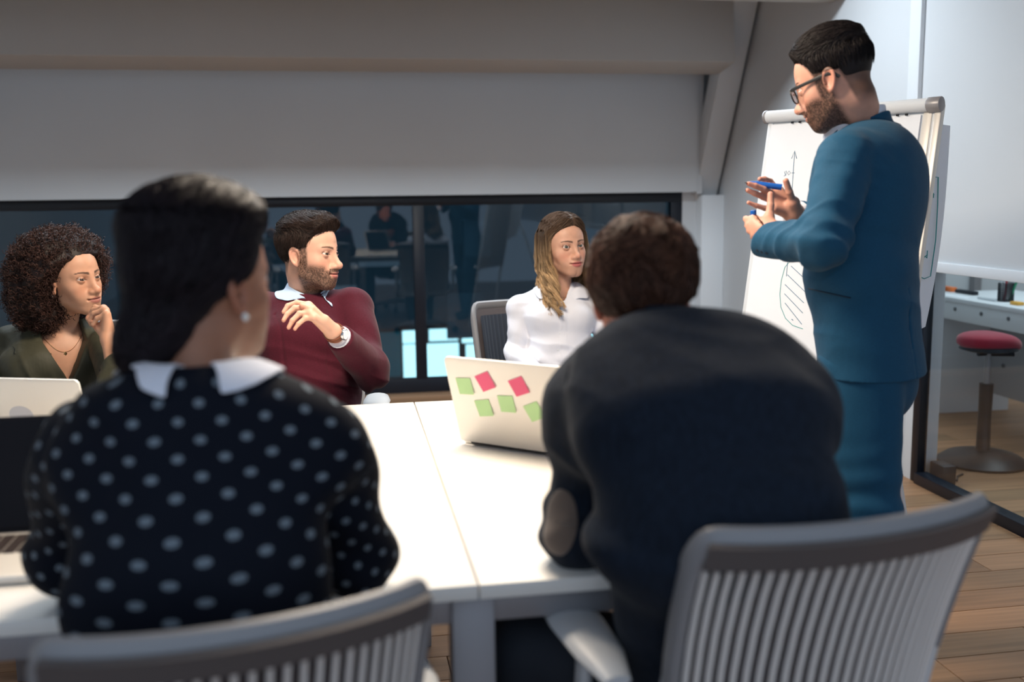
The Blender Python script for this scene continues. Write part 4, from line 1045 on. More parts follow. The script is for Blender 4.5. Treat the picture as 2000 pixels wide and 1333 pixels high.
    def jacket(P):
        t = torso(P)
        # folds gathering at the waist
        t = t + .0032 * np.sin((P[:, 2] * 38 + (P @ fwd) * 25 + 4 * fbm(P * 6, 2))) * np.exp(-((P[:, 2] - waist[2]) / .11) ** 2)
        sl = smin(rc(P, shl, elL, .071, .060), rc(P, elL, cuffL, .058, .044), .03)
        w = np.exp(-(np.linalg.norm(P - elL, axis=1) / .10) ** 2)
        sl = sl + (.0045 * np.sin(((P - elL) @ np.asarray(V(.45, .1, .9))) * 95 + 5 * vnoise(P * 9)) * w) + .003 * np.sin((P - shl) @ V(.8, 0, -.6) * 75 + 4 * vnoise(P * 7)) * np.exp(-(np.linalg.norm(P - (shl + elL) / 2, axis=1) / .12) ** 2)
        sl = cut(sl, P, cuffL, axL, .004)
        d = smin(t, sl, .007)
        sr = cut(smin(rc(P, shR, elR, .066, .056), rc(P, elR, cuffR, .056, .044), .03), P, cuffR, axR, .004)
        d = smin(d, sr, .02)
        # hem, tilted like the photograph; centre vent at the back
        d = cut(d, P, at(1710, 728, 2.6), V(0, 0, -1) + right * .02, .004)
        a = (P - hem) @ right + .055; d = smax(d, -np.maximum(np.abs(a) - .0022, np.maximum(P[:, 2] - waist[2] + .02, ((P - hem) @ fwd) - .02)), .004)
        # open neck
        d = smax(d, -(oval(P, C7 + V(0, 0, .10) + fwd * .0, C7 + V(0, 0, -.03) + fwd * .03, (.072, .074), (.062, .060), right)), .006)
        wa = np.exp(-(np.linalg.norm(P - elL, axis=1) / .15) ** 2); wb_ = np.exp(-(np.linalg.norm(P - shl - V(0, 0, -.03), axis=1) / .10) ** 2); ww = np.exp(-((P[:, 2] - waist[2] + .03) / .16) ** 2)
        d = d + .008 * wa * wrk(P, shl - elL + (cuffL - elL) * .8, 30, 9) + .005 * wb_ * wrk(P, V(.3, .2, .9), 34, 9, 3) + .006 * ww * (1 - wa) * wrk(P, V(.25, 0, .9), 20, 5, 5) + .002 * wrk(P, V(.5, .2, .7), 16, 6, 8)
        return d
    lo = np.minimum(hem, C7) - V(.42, .42, .06); hi = C7 + V(.25, .42, .03)
    jk = cloth('suit_jacket', jacket, lo, hi, .0052, M['navy_suit'], p)
    # collar band standing at the neck and the shirt collar inside it
    def ring(zc, rad, y0, tilt, n=22, a0=-2.5, a1=2.5):
        out = []
        for k in range(n):
            a = a0 + (a1 - a0) * k / (n - 1); ca, sa = math.cos(a), math.sin(a)   # a=0 at the nape
            o = C7 + fwd * (y0 - rad[1] * ca) + right * rad[0] * sa + V(0, 0, 1) * (zc - tilt * (1 - ca))
            out.append(o)
        return out
    sc_ = [ring(.046, (.063, .076), .037, .016), ring(.018, (.069, .083), .038, .018), ring(-.020, (.075, .090), .039, .024)]
    sheet('shirt_collar', drape(jacket, sc_, .002, 1), .003, M['white_shirt'], p)
    jc = [ring(.030, (.073, .086), .035, .052), ring(.008, (.080, .092), .034, .056), ring(-.040, (.098, .104), .030, .066)]
    sheet('jacket_collar', drape(jacket, jc, .004, 0), .004, M['navy_suit'], p)
    # cuffs of the shirt
    line_curve('shirt_cuff', [cuffR - axR * .015, cuffR + axR * .012], .0385, M['white_shirt'], p, 20)
    line_curve('shirt_cuff', [cuffL - axL * .015, cuffL + axL * .004], .034, M['white_shirt'], p, 20)
    # pocket opening, side seam
    pts = [sink(jacket, x, y, 2.47, -.001) for x, y in zip(np.linspace(1580, 1662, 12), np.linspace(564, 582, 12))]
    line_curve('pocket', pts, .0042, M['suit_dark'], p, 6, ry=.0022)
    for k in range(3):
        s = sink(jacket, 1480 + k * 9, 489 + k * 2.5, 2.5, -.001); button(p, s, CAMP - s, .005, M['suit_dark'])
    # ---- trousers and shoes
    hipL = hip - right * .09 + V(0, 0, -.02); hipR = hip + right * .09 + V(0, 0, -.02)
    kL = np.array([*(hip - right * .10 - fwd * .035)[:2], .50], F32); aL = np.array([*(hip - right * .11 - fwd * .11)[:2], .09], F32)
    kR = np.array([*(hip + right * .11 + fwd * .10)[:2], .50], F32); aR = np.array([*(hip + right * .12 + fwd * .14)[:2], .09], F32)
    def tr(P):
        d = oval(P, hip + V(0, 0, .05), hip + V(0, 0, -.08), (.165, .115), (.165, .118), right)
        for h_, k_, a_ in ((hipL, kL, aL), (hipR, kR, aR)):
            lg = smin(oval(P, h_, k_, (.088, .108), (.074, .084), right), oval(P, k_, a_, (.074, .084), (.060, .068), right), .03)
            lg = lg + .0035 * np.sin((P[:, 2] + .25 * (P @ fwd)) * 85 + 4 * vnoise(P * 8)) * np.exp(-((P[:, 2] - .53) / .13) ** 2)
            d = smin(d, lg, .012)
        return cut(d, P, (0, 0, .045), (0, 0, -1), .003) + .0015 * fbm(P * 15, 2)
    cloth('trousers', tr, V(hip[0] - .35, hip[1] - .35, .03), V(hip[0] + .35, hip[1] + .35, hip[2] + .05), .0075, M['navy_suit'], p)
    shoe(p, aL, fwd, M['shoe']); shoe(p, aR, fwd, M['shoe'])
    # ---- hair: short faded sides, fuller top brushed forward and up
    def yf(z): return np.interp(z, [-.09, -.03, .012, .022, .045, .062, .078, .09, .12], [-.050, -.042, -.034, .022, .036, .050, .074, .086, .110]).astype(F32)
    def hairfn(P):
        L = H.loc(P); x, y, z = np.abs(L[:, 0]), L[:, 1], L[:, 2]
        ins = np.minimum(yf(z) - y, z + .078); t = .001 + .010 * sm01(z, .0, .06) + .014 * sm01(z, .06, .11) - .004 * sm01(y, .04, .08)
        t = t * sm01(ins, -.004, .022) - .001 * (1 - sm01(ins, -.002, .01))
        d = skull(L) - t + .0022 * fbm(L * V(110, 60, 60), 2) * sm01(z, -.01, .05)
        return smax(d, -ins * .8, .004)
    def dirfn(P):
        L = H.loc(P); d = np.zeros_like(L); top = sm01(L[:, 2], .05, .09); d[:, 1] = .9 * top - .1; d[:, 2] = -.9 * (1 - top) + .9 * top * sm01(L[:, 1], .02, .06); d[:, 0] = np.sign(L[:, 0]) * .2
        return (d @ H.R.T).astype(F32)
    scalp_hair(p, H, hairfn, (.014, .010, .010), 3800, dirfn, 5, .006, (.0003, .004), .0009, H.c - .15, H.c + .16, rootmask=lambda L: L[:, 2] > .03, seed=4, colvar=.5)
    # ---- glasses
    G = thing_child = None
    def gl(pts): return [H.w(*a) for a in pts]
    fr = MB()
    for s in (-1, 1):
        cx = s * .0335; ringp = []
        for k in range(24):
            a = 2 * math.pi * k / 24; ca, sa = math.cos(a), math.sin(a)
            ringp.append(H.w(cx + .0255 * np.sign(ca) * abs(ca) ** .75, .0985 - .10 * abs(cx + .0255 * ca) ** 1.6, -.004 + .0195 * np.sign(sa) * abs(sa) ** .8))
        fr.tube(ringp, .0021, 6, closed=True)
    fr.tube(gl([(-.009, .104, .006), (0, .107, .008), (.009, .104, .006)]), .0022, 6)
    g = fr.build('glasses_frame', M['glasses'], p, ang=60)
    for s in (-1, 1):
        line_curve('temple', gl([(s * .0595, .0930, .008), (s * .068, .080, .008), (s * .0725, .045, .008), (s * .0765, .010, .008), (s * .0795, -.012, .007), (s * .0785, -.026, .000), (s * .077, -.035, -.012)]), .0020, M['glasses'], g, 6, ry=.0050, side=tuple(H.dirw(1, 0, 0)))
        lens = MB(); ps = [H.w(s * .0335 + .024 * math.cos(2 * math.pi * k / 20), .0985 - .10 * abs(s * .0335 + .024 * math.cos(2 * math.pi * k / 20)) ** 1.6, -.004 + .018 * math.sin(2 * math.pi * k / 20)) for k in range(20)]
        lens.add(ps, [tuple(range(20))]); lens.build('lens', M['lens'], g)
    make_eyes(p, H.c, H.R, H.s, (.0, .8, -.5))
    # ---- marker held between the fingers, and its cap in the other hand
    a, b = q(1462, 357.5, 2.672), q(1527, 366, 2.650)
    m = MB(); m.tube([a, a + (b - a) * .12, a + (b - a) * .22, b], [.0045, .0062, .0078, .0082], 14); o = m.build('marker_pen', M['marker_blue'], None); tag(o, 'blue marker held between the fingers of the standing man', 'marker')
    tp = MB(); tp.tube([a + (a - b) / np.linalg.norm(b - a) * .010, a], [.0012, .0032], 8); tp.build('marker_tip', M['dark_plastic'], o)
    c0 = q(1471, 411, 2.618); c1 = q(1474, 447, 2.628); m = MB(); m.tube([c0, c1], .0078, 14); o = m.build('marker_pen', M['marker_blue'], None, bevel=.001); tag(o, 'blue marker cap held upright in the nearer fist of the standing man, only its end showing', 'marker')
man_standing()
# ------------------------------------------------------------------ B: blonde woman in the white shirt
def woman_blonde():
    skin = (.60, .335, .235)
    p = person('blonde woman with long wavy hair in a white shirt, seated by the rear glazing', (.87, 3.72, .46))
    H = Head(1101, 484, 3.80, 30, 5, 3, .97, male=False, smile=.25, open_=.0046, lipf=1.15)
    base = H.c; right = rotm(camyaw(base) + 8)[:, 0]; fwd = rotm(camyaw(base) + 8)[:, 1]
    q = lambda x, y, Z: at(x, y, Z).astype(F32)
    C7 = q(1092, 562, 3.86); chest = q(1094, 625, 3.82); waist = q(1092, 700, 3.80); hip = V(waist[0], waist[1] + .0, .56)
    shl = q(1016, 602, 3.84); shr = q(1170, 602, 3.86); el1 = q(1010, 700, 3.80); el2 = q(1186, 690, 3.80)
    w1 = q(1060, 742, 3.58); w2 = q(1130, 745, 3.58)
    lap = hip + fwd * .40
    f1 = [[w1 + fwd * .02 + right * .03 + V(0, 0, -.015), w1 + fwd * .05 + right * .05 + V(0, 0, -.04)]] + [[w1 + fwd * .06 + right * (.02 - .018 * k), w1 + fwd * .09 + right * (.02 - .02 * k) + V(0, 0, -.02), w1 + fwd * .10 + right * (.02 - .02 * k) + V(0, 0, -.045)] for k in range(4)]
    f2 = [[w2 + fwd * .02 - right * .03 + V(0, 0, -.015), w2 + fwd * .05 - right * .05 + V(0, 0, -.04)]] + [[w2 + fwd * .06 - right * (.02 - .018 * k), w2 + fwd * .09 - right * (.02 - .02 * k) + V(0, 0, -.02), w2 + fwd * .10 - right * (.02 - .02 * k) + V(0, 0, -.045)] for k in range(4)]
    def fn(P):
        d = H.sdf(P)
        d = smin(d, oval(P, H.w(0, -.03, -.06), C7 + fwd * .025 + V(0, 0, -.01), (.042, .045), (.042, .043), right), .03)
        d = smin(d, oval(P, C7 + V(0, 0, -.15) + fwd * .03, waist, (.09, .05), (.09, .06), right), .06)
        d = smin(d, el(P, C7 + V(0, 0, -.045) + fwd * .03, (.075, .035, .03), np.stack([right, fwd, V(0, 0, 1)], 1)), .03)
        for s, e, w, f in ((shl, el1, w1, f1), (shr, el2, w2, f2)):
            d = np.minimum(d, rc(P, s, e, .034, .028)); d = np.minimum(d, rc(P, e, w, .028, .020)); d = smin(d, hand_sdf(P, w, f, .018, palm=.012, fr=.0072), .01)
        return d
    def cf(v):
        return face_cols(H.loc(v), skin, (.46, .10, .11), (.045, .022, .013), male=False, blush=.14, smile=.25, open_=.0046, browt=.0042)
    bodymesh(p, fn, [(H.c - V(.12, .13, .19), H.c + V(.12, .13, .14), .0019), (C7 - V(.35, .50, .55), C7 + V(.35, .30, .03), .008)], M['skin'], cf)
    make_eyes(p, H.c, H.R, H.s, (.30, 1, .22), (.045, .06, .05))
    RT = np.stack([right, fwd, V(0, 0, 1)], 1)
    def shirt(P):
        d = trunk(P, C7, chest, waist, hip, right, fwd, shl, shr, (.105, .130, .112, .155), (.062, .078, .078, .115), .042, .06, (.050, .046))
        for sg in (-1, 1): d = smin(d, el(P, chest + V(0, 0, .010) + fwd * .050 + right * .056 * sg, (.052, .042, .050), RT), .045)
        d = d + .0035 * np.sin((P @ V(.35, 0, .95)) * 70 + 6 * fbm(P * 8, 2)) * np.exp(-((P[:, 2] - waist[2] - .02) / .07) ** 2)
        for s, e, w in ((shl, el1, w1), (shr, el2, w2)):
            sl = smin(rc(P, s, e, .046, .042), cut(rc(P, e, w, .042, .033), P, w, w - e, .003), .03)
            sl = sl + .0042 * np.sin((P @ V(.3, .1, .9)) * 85 + 7 * vnoise(P * 9)) * np.exp(-(np.linalg.norm(P - e, axis=1) / .11) ** 2) + .0025 * np.sin((P @ V(.8, .1, -.5)) * 90 + 5 * vnoise(P * 9)) * np.exp(-(np.linalg.norm(P - s, axis=1) / .09) ** 2)
            d = smin(d, sl, .010)
        vn = oval(P, C7 + fwd * .03 + V(0, 0, .08), C7 + fwd * .085 + V(0, 0, -.085), (.050, .055), (.012, .030), right); d = smax(d, -vn, .005)
        pl = np.abs((P - chest) @ right + .0) - .013; d = d - .0022 * (pl < 0) * (((P - chest) @ fwd) > 0) * (P[:, 2] < C7[2] - .05)
        return d + .0050 * wrk(P, V(.35, .1, .9), 26, 8) * (.35 + np.exp(-((P[:, 2] - waist[2]) / .08) ** 2) + np.exp(-(np.linalg.norm(P - el1, axis=1) / .12) ** 2) + np.exp(-(np.linalg.norm(P - el2, axis=1) / .12) ** 2))
    cloth('shirt', shirt, np.minimum(hip, w1) - V(.22, .22, .02), C7 + V(.22, .22, .06), .0046, M['white_shirt'], p)
    # collar: two pointed flaps and the standing band
    rad = (.053, .056)
    def cpt(a, rr, z, yo=.028): return C7 + right * (rr[0] * math.sin(a)) + fwd * (yo - rr[1] * math.cos(a)) + V(0, 0, z)
    for s in (-1, 1):
        rows = []
        for r_, (k0, z0, g) in enumerate([(.94, .034, 0), (1.08, .026, .35), (1.24, .002, .75), (1.32, -.020, 1.0)]):
            row = []
            for k in range(9):
                t = k / 8; a = s * (.05 + t * 2.75); z = z0 - .052 * (t ** 1.7) - (.030 * g * t ** 6)
                row.append(cpt(a, (rad[0] * k0, rad[1] * (k0 + .10 * t)), z))
            rows.append(row)
        sheet('collar_flap', drape(shirt, rows, .006, 1), .003, M['white_shirt'], p)
    for k, (x, y) in enumerate([(1099, 617), (1094, 651), (1090, 684)]):
        s_ = sink(shirt, x, y, 3.72, -.0005); button(p, s_, fwd, .0042, M['white_paint'])
    # trousers
    def tr(P):
        d = oval(P, hip + V(0, 0, .08), hip + V(0, 0, -.02), (.125, .095), (.165, .12), right)
        for s in (-1, 1):
            k_ = hip + fwd * .42 + right * .09 * s + V(0, 0, -.02); a_ = V(k_[0], k_[1], .08) + fwd * .03
            d = smin(d, smin(rc(P, hip + right * .08 * s, k_, .085, .062), rc(P, k_, a_, .06, .042), .02), .02)
        return d
    cloth('trousers', tr, V(hip[0] - .4, hip[1] - .62, .03), V(hip[0] + .4, hip[1] + .3, .72), .010, M['dark_trouser'], p, newton=0)
    for s in (-1, 1):
        k_ = hip + fwd * .45 + right * .09 * s; shoe(p, k_, fwd, M['shoe'])
    # hair: cap over the skull, then long wavy locks
    def yf(z): return np.interp(z, [-.12, -.02, .03, .055, .075, .088, .12], [-.02, .012, .028, .045, .066, .083, .11]).astype(F32)
    def cap(P):
        L = H.loc(P); x, y, z = np.abs(L[:, 0]), L[:, 1], L[:, 2]; ins = yf(z) - y
        t = .004 + .012 * sm01(ins, 0, .03) + .004 * sm01(z, .08, .12); t = t - .003 * np.exp(-((L[:, 0] + .012) / .004) ** 2) * (z > .08)
        d = skull(L) - t + .0012 * fbm(L * V(60, 200, 60), 2); return smax(smax(d, -ins * .8, .004), -(z + .085), .02)
    v, qd = surf(cap, H.c - .16, H.c + .16, .003)
    dark = V(.070, .042, .027); blond = V(.56, .37, .20)
    rg = np.random.default_rng(11); paths = []; cols = []
    NL = 150; K = 20
    for i in range(NL):
        s = -1 if rg.random() < .5 else 1
        phi = math.radians(rg.uniform(62, 178)) if i > 40 else math.radians(rg.uniform(60, 95))
        lock = i / NL; front = max(0, 1 - (math.degrees(phi) - 60) / 50)
        Ln = rg.uniform(.27, .335) if front > .2 else rg.uniform(.25, .31)
        wa = rg.uniform(.005, .011); wp = rg.uniform(0, 6.28); wf = rg.uniform(48, 62); rr = rg.uniform(0, .012)
        ctr = []
        for k in range(K):
            t = k / (K - 1); zt = .118 - t * Ln * 1.12
            # radius of the head shell at this height, opening over the shoulders
            hx = .079 * math.sqrt(max(0, 1 - ((zt - .03) / .098) ** 2)) if zt > .03 else .079 + .004 * min(1, (.03 - zt) / .05)
            hx = hx + (.008 + rr) * min(1, k / 3) - .006 * (k == 0); hy = hx * 1.28 if zt > -.03 else hx * (1.28 - .28 * min(1, (-.03 - zt) / .06))
            drop = max(0, -.06 - zt)
            x = s * math.sin(phi) * (hx + drop * .10 - .012 * front * sm01(np.array(-zt), .02, .10)); y = math.cos(phi) * hy * (1 if math.cos(phi) < 0 else .75) - .012
            if zt < .03: y += drop * (.30 * front + .12)
            w = wa * sm01(np.array(-zt), -.02, .12) * (1 + .6 * t)
            x += s * w * math.sin(wf * zt + wp); y += w * .8 * math.cos(wf * zt + wp)
            ctr.append((x, y, zt))
        ctr = np.array(ctr, F32); n = 34; off = rg.normal(0, 1, (n, 3)).astype(F32) * V(.0042, .0042, .002)
        env = (np.linspace(.35, 1, K) * np.where(np.linspace(0, 1, K) > .85, 1 - (np.linspace(0, 1, K) - .85) * 4.5, 1)).astype(F32)
        P = ctr[None] + off[:, None] * env[None, :, None]
        P[:, -1] += rg.normal(0, .004, (n, 3)); paths.append(P)
        b = rg.uniform(.72, 1.25); u = np.clip(np.linspace(0, 1, K) * 1.9 - .35 + rg.uniform(-.18, .18), 0, 1)
        c = (dark * (1 - u[:, None]) + blond * u[:, None]) * b; c = np.where(rg.random() < .25, c * .6, c)
        cols.append(np.repeat((c[None] * rg.uniform(.8, 1.2, (n, 1, 1))), 1, 0))
    P = np.concatenate(paths); Cc = np.concatenate(cols).astype(F32)
    W_ = (P @ H.R.T.astype(F32)) * H.s + H.c
    # below the jaw the locks hang straight down instead of following the head's tilt, and rest on the shoulders
    sv, sq = strands(W_, .0013, .0005)
    c2 = np.repeat(Cc.reshape(-1, 3), 3, 0)
    ro = flow_roots = v[rg.choice(len(v), 4500)]
    fh = flow_hair(lambda Q: cap(Q) - .002, ro, lambda Q: ((np.stack([np.sign(H.loc(Q)[:, 0] + .012), -.3 * np.ones(len(Q)), -.8 * np.ones(len(Q))], 1)) @ H.R.T).astype(F32), 6, .009, (.0004, .003), .1, 3)
    s2, q2 = strands(fh, .0013, .0005)
    V_, Q_ = join_parts([(v, qd), (sv, sq), (s2, q2)])
    zc = H.loc(v)[:, 2]; c1 = dark * 1.0 + (blond - dark) * (sm01(.09 - zc, .0, .12) * .45)[:, None]
    c3 = dark * 1.2 + (blond - dark) * (sm01(.09 - H.loc(s2)[:, 2], .0, .12) * .5)[:, None]
    mesh_obj('hair', V_, Q_, M['hair'], p, smooth=True, col=np.concatenate([c1, c2, c3]))
woman_blonde()
# ------------------------------------------------------------------ C: bearded man in the burgundy sweater
def man_sweater():
    skin = (.62, .35, .25)
    p = person('bearded man in a burgundy sweater resting his elbow on the chair arm', (-.13, 3.40, .46))
    H = Head(605, 496, 3.25, 60, 0, -2, 1.0, male=True, smile=.35, open_=.0040)
    R0 = rotm(camyaw(H.c) + 14); right, fwd = R0[:, 0], R0[:, 1]
    q = lambda x, y, Z: at(x, y, Z).astype(F32)
    C7 = q(596, 572, 3.33); chest = q(604, 670, 3.24); waist = q(606, 770, 3.22); hip = V(waist[0], waist[1] + .06, .56)
    shl = q(517, 608, 3.31); shr = q(688, 600, 3.30); elR = q(722, 722, 3.16); wr = q(664, 660, 2.96)
    elL = q(500, 745, 3.22); wl = q(500, 756, 3.02)
    wh = q(652, 650, 2.94)
    FH = [[q(634, 625, 2.90), q(610, 604, 2.88), q(590, 597, 2.875)],
          [q(603, 597, 2.90), q(580, 592, 2.905), q(562, 598, 2.90), q(554, 610, 2.89)],
          [q(600, 603, 2.885), q(576, 602, 2.885), q(561, 614, 2.875), q(554, 626, 2.865)],
          [q(606, 612, 2.875), q(585, 613, 2.870), q(571, 627, 2.86), q(564, 640, 2.855)],
          [q(613, 621, 2.870), q(596, 622, 2.865), q(583, 633, 2.855), q(576, 643, 2.85)]]
    w2 = q(502, 752, 2.98)
    F2 = [[q(515, 742, 2.97), q(530, 742, 2.95), q(540, 748, 2.94)],
          [q(520, 748, 2.95), q(536, 750, 2.93), q(546, 756, 2.92), q(553, 760, 2.92)],
          [q(520, 756, 2.94), q(538, 760, 2.92), q(549, 766, 2.91), q(557, 771, 2.91)],
          [q(518, 764, 2.94), q(535, 770, 2.92), q(545, 775, 2.91), q(552, 779, 2.91)],
          [q(514, 770, 2.94), q(528, 778, 2.92), q(537, 782, 2.91), q(543, 785, 2.91)]]
    sh2 = (q(524, 752, 2.98) - q(500, 752, 2.98)); F2 = [[j + sh2 for j in f] for f in F2]; w2 = w2 + sh2; wl = wl + sh2
    def fn(P):
        d = H.sdf(P)
        d = smin(d, oval(P, H.w(0, -.03, -.06), C7 + fwd * .03, (.052, .054), (.054, .054), right), .03)
        d = smin(d, oval(P, C7 + V(0, 0, -.17) + fwd * .03, waist, (.11, .06), (.10, .07), right), .06)
        for s, e, w in ((shl, elL, w2), (shr, elR, wh)): d = np.minimum(d, rc(P, s, e, .04, .036)); d = np.minimum(d, rc(P, e, w, .036, .024))
        d = smin(d, hand_sdf(P, wh, FH, .024, palm=.0155, fr=.0086), .012); d = smin(d, hand_sdf(P, w2, F2, .022, palm=.014, fr=.0084), .012)
        return d
    def cf(v):
        L = H.loc(v); c = face_cols(L, skin, (.46, .15, .13), (.055, .030, .018), beard=(.050, .026, .016), smile=.35, open_=.0040, beardden=.80)
        x, y, z = np.abs(L[:, 0]), L[:, 1], L[:, 2]
        hm = sm01(np.interp(z, [-.09, -.04, .010, .02, .045, .065, .08, .1], [-.060, -.052, -.034, .026, .040, .055, .072, .12]) - y, -.004, .006) * sm01(z, -.075, -.050) * .6
        c = c * (1 - hm[:, None]) + V(.05, .028, .02) * hm[:, None]
        m = (np.linalg.norm(v - wh, axis=1) < .19) | (np.linalg.norm(v - w2, axis=1) < .14); c[m] = hand_col(v, wh, FH + F2, np.array(skin) * 1.05)[m]; return c
    bodymesh(p, fn, [(H.c - V(.13, .13, .19), H.c + V(.13, .13, .14), .0020), (wh - V(.20, .14, .06), wh + V(.04, .12, .12), .0019), (w2 - V(.06, .14, .08), w2 + V(.13, .08, .06), .0024), (C7 - V(.35, .42, .5), C7 + V(.35, .25, .03), .008)], M['skin'], cf)
    make_eyes(p, H.c, H.R, H.s, (.25, 1, .08), (.05, .03, .018))
    axw = (wr - elR) / np.linalg.norm(wr - elR); ax2 = (wl - elL) / np.linalg.norm(wl - elL)
    def sweater(P):
        d = trunk(P, C7 - V(0, 0, .030), chest, waist, hip, right, fwd, shl, shr, (.142, .160, .148, .18), (.085, .108, .112, .13), .058, .065)
        d = d + .0040 * np.sin((P @ V(.5, 0, .85)) * 52 + 6 * fbm(P * 7, 2)) * np.exp(-((P[:, 2] - waist[2] - .05) / .12) ** 2) + .003 * np.exp(-(np.abs(np.sin(((P - chest) @ right) * 24 + .6)) / .10) ** 2) * (((P - chest) @ fwd) > 0)
        sl = smin(rc(P, shr, elR, .064, .060), cut(rc(P, elR, wr, .060, .041), P, wr, axw, .004), .03)
        sl = sl + .0045 * np.sin((P @ V(.7, .3, .6)) * 78 + 7 * vnoise(P * 8)) * np.exp(-(np.linalg.norm(P - elR, axis=1) / .12) ** 2) + .003 * np.sin((P @ V(.2, .1, .95)) * 70 + 6 * vnoise(P * 8)) * np.exp(-(np.linalg.norm(P - (shr + elR) / 2, axis=1) / .09) ** 2)
        d = smin(d, sl, .012)
        s2 = smin(rc(P, shl, elL, .064, .056), cut(rc(P, elL, wl, .056, .040), P, wl, ax2, .004), .03); d = smin(d, s2, .012)
        d = smax(d, -oval(P, C7 + V(0, 0, .10) + fwd * .02, C7 + fwd * .055 + V(0, 0, -.040), (.068, .072), (.046, .046), right), .006)
        return d + .0065 * wrk(P, V(.45, .1, .85), 20, 6) * (.3 + np.exp(-((P[:, 2] - waist[2]) / .10) ** 2) + .8 * np.exp(-(np.linalg.norm(P - elR, axis=1) / .15) ** 2))
    cloth('sweater', sweater, V(shl[0] - .12, wr[1] - .09, hip[2] - .06), V(elR[0] + .12, C7[1] + .2, C7[2] + .05), .0050, M['burgundy'], p)
    rad = (.066, .070)
    def cpt(a, rr, z, yo=.034): return C7 + right * (rr[0] * math.sin(a)) + fwd * (yo - rr[1] * math.cos(a)) + V(0, 0, z)
    for s in (-1, 1):
        rows = []
        for (k0, z0, g) in [(.95, .050, 0), (1.06, .040, .35), (1.26, .008, .75), (1.36, -.014, 1.0)]:
            rows.append([cpt(s * (.02 + t * 2.72), (rad[0] * k0, rad[1] * (k0 + .06 * t)), z0 - .045 * t ** 1.6 - .016 * g * t ** 5) for t in np.linspace(0, 1, 10)])
        sheet('shirt_collar', drape(sweater, rows, .004, 1), .0025, M['pale_shirt'], p)
    line_curve('shirt_cuff', [wr - axw * .01, wr + axw * .007], .0350, M['white_shirt'], p, 20)
    # watch
    wc = wr + (wh - wr) * .75 + axw * .006
    wt = MB(); e1 = np.cross(axw, V(0, 0, 1)); e1 /= np.linalg.norm(e1); e2 = np.cross(axw, e1)
    wt.tube([wc + (e1 * math.cos(a) * .0315 + e2 * math.sin(a) * .0285) for a in np.linspace(0, 2 * math.pi, 29)[:-1]], .0024, 8, ry=.0095, side=None, closed=True)
    vs = []; 
    wt = MB(); n = 30
    ring = lambda off, r1, r2: [wc + axw * off + e1 * math.cos(2 * math.pi * k / n) * r1 + e2 * math.sin(2 * math.pi * k / n) * r2 for k in range(n)]
    A_ = ring(-.009, .030, .027) + ring(-.009, .0325, .0295) + ring(.009, .0325, .0295) + ring(.009, .030, .027)
    wt.add(A_, [(i * n + k, i * n + (k + 1) % n, ((i + 1) % 4) * n + (k + 1) % n, ((i + 1) % 4) * n + k) for i in range(4) for k in range(n)])
    ws = wt.build('watch_strap', M['watch_strap'], p, ang=50)
    nd = q(664, 632, 2.85) - wc; nd = nd - axw * nd.dot(axw); nd /= np.linalg.norm(nd); cc = wc + nd * .031
    m = MB(); m.tube([cc, cc + nd * .0075], [.0175, .0165], 24); wcx = m.build('watch_case', M['chrome'], ws, bevel=.001)
    m = MB(); m.tube([cc + nd * .0074, cc + nd * .0082], .0138, 24); m.build('watch_dial', M['paper'], ws)
    # trousers
    def tr(P):
        d = oval(P, hip + V(0, 0, .06), hip + V(0, 0, -.02), (.15, .11), (.175, .13), right)
        for s in (-1, 1):
            k_ = hip + fwd * .46 + right * .11 * s + V(0, 0, -.02); a_ = V(k_[0], k_[1], .09) + fwd * .02
            d = smin(d, smin(rc(P, hip + right * .09 * s, k_, .092, .068), rc(P, k_, a_, .066, .05), .02), .02)
        return d
    cloth('trousers', tr, V(hip[0] - .4, hip[1] - .66, .04), V(hip[0] + .4, hip[1] + .3, .70), .010, M['dark_trouser'], p, newton=0)
    for s in (-1, 1): shoe(p, hip + fwd * .48 + right * .11 * s, fwd, M['shoe'])
    # hair: dark brown, short back and sides with a swept quiff
    def yf(z): return np.interp(z, [-.09, -.03, .012, .022, .045, .062, .074, .085, .12], [-.054, -.044, -.030, .026, .042, .056, .078, .090, .118]).astype(F32)
    def hairfn(P):
        L = H.loc(P); x, y, z = np.abs(L[:, 0]), L[:, 1], L[:, 2]
        ins = np.minimum(yf(z) - y, z + .055); t = .003 + .007 * sm01(z, .0, .06) + .010 * sm01(z, .06, .10) + .012 * sm01(y, .01, .07) * sm01(z, .06, .09)
        t = t * sm01(ins, -.004, .020) - .001 * (1 - sm01(ins, -.002, .01))
        return smax(skull(L) - t + .0030 * fbm(L * V(90, 45, 60), 2), -ins * .8, .004)
    def dirfn(P):
        L = H.loc(P); d = np.zeros_like(L); top = sm01(L[:, 2], .05, .09); d[:, 1] = .8 * top - .25; d[:, 2] = -.8 * (1 - top) + .6 * top * sm01(L[:, 1], .02, .06); d[:, 0] = .55 * top
        return (d @ H.R.T).astype(F32)
    scalp_hair(p, H, hairfn, (.030, .018, .014), 3600, dirfn, 6, .0065, (.0003, .005), .0010, H.c - .15, H.c + .16, rootmask=lambda L: L[:, 2] > .0, seed=14, colvar=.5)
man_sweater()
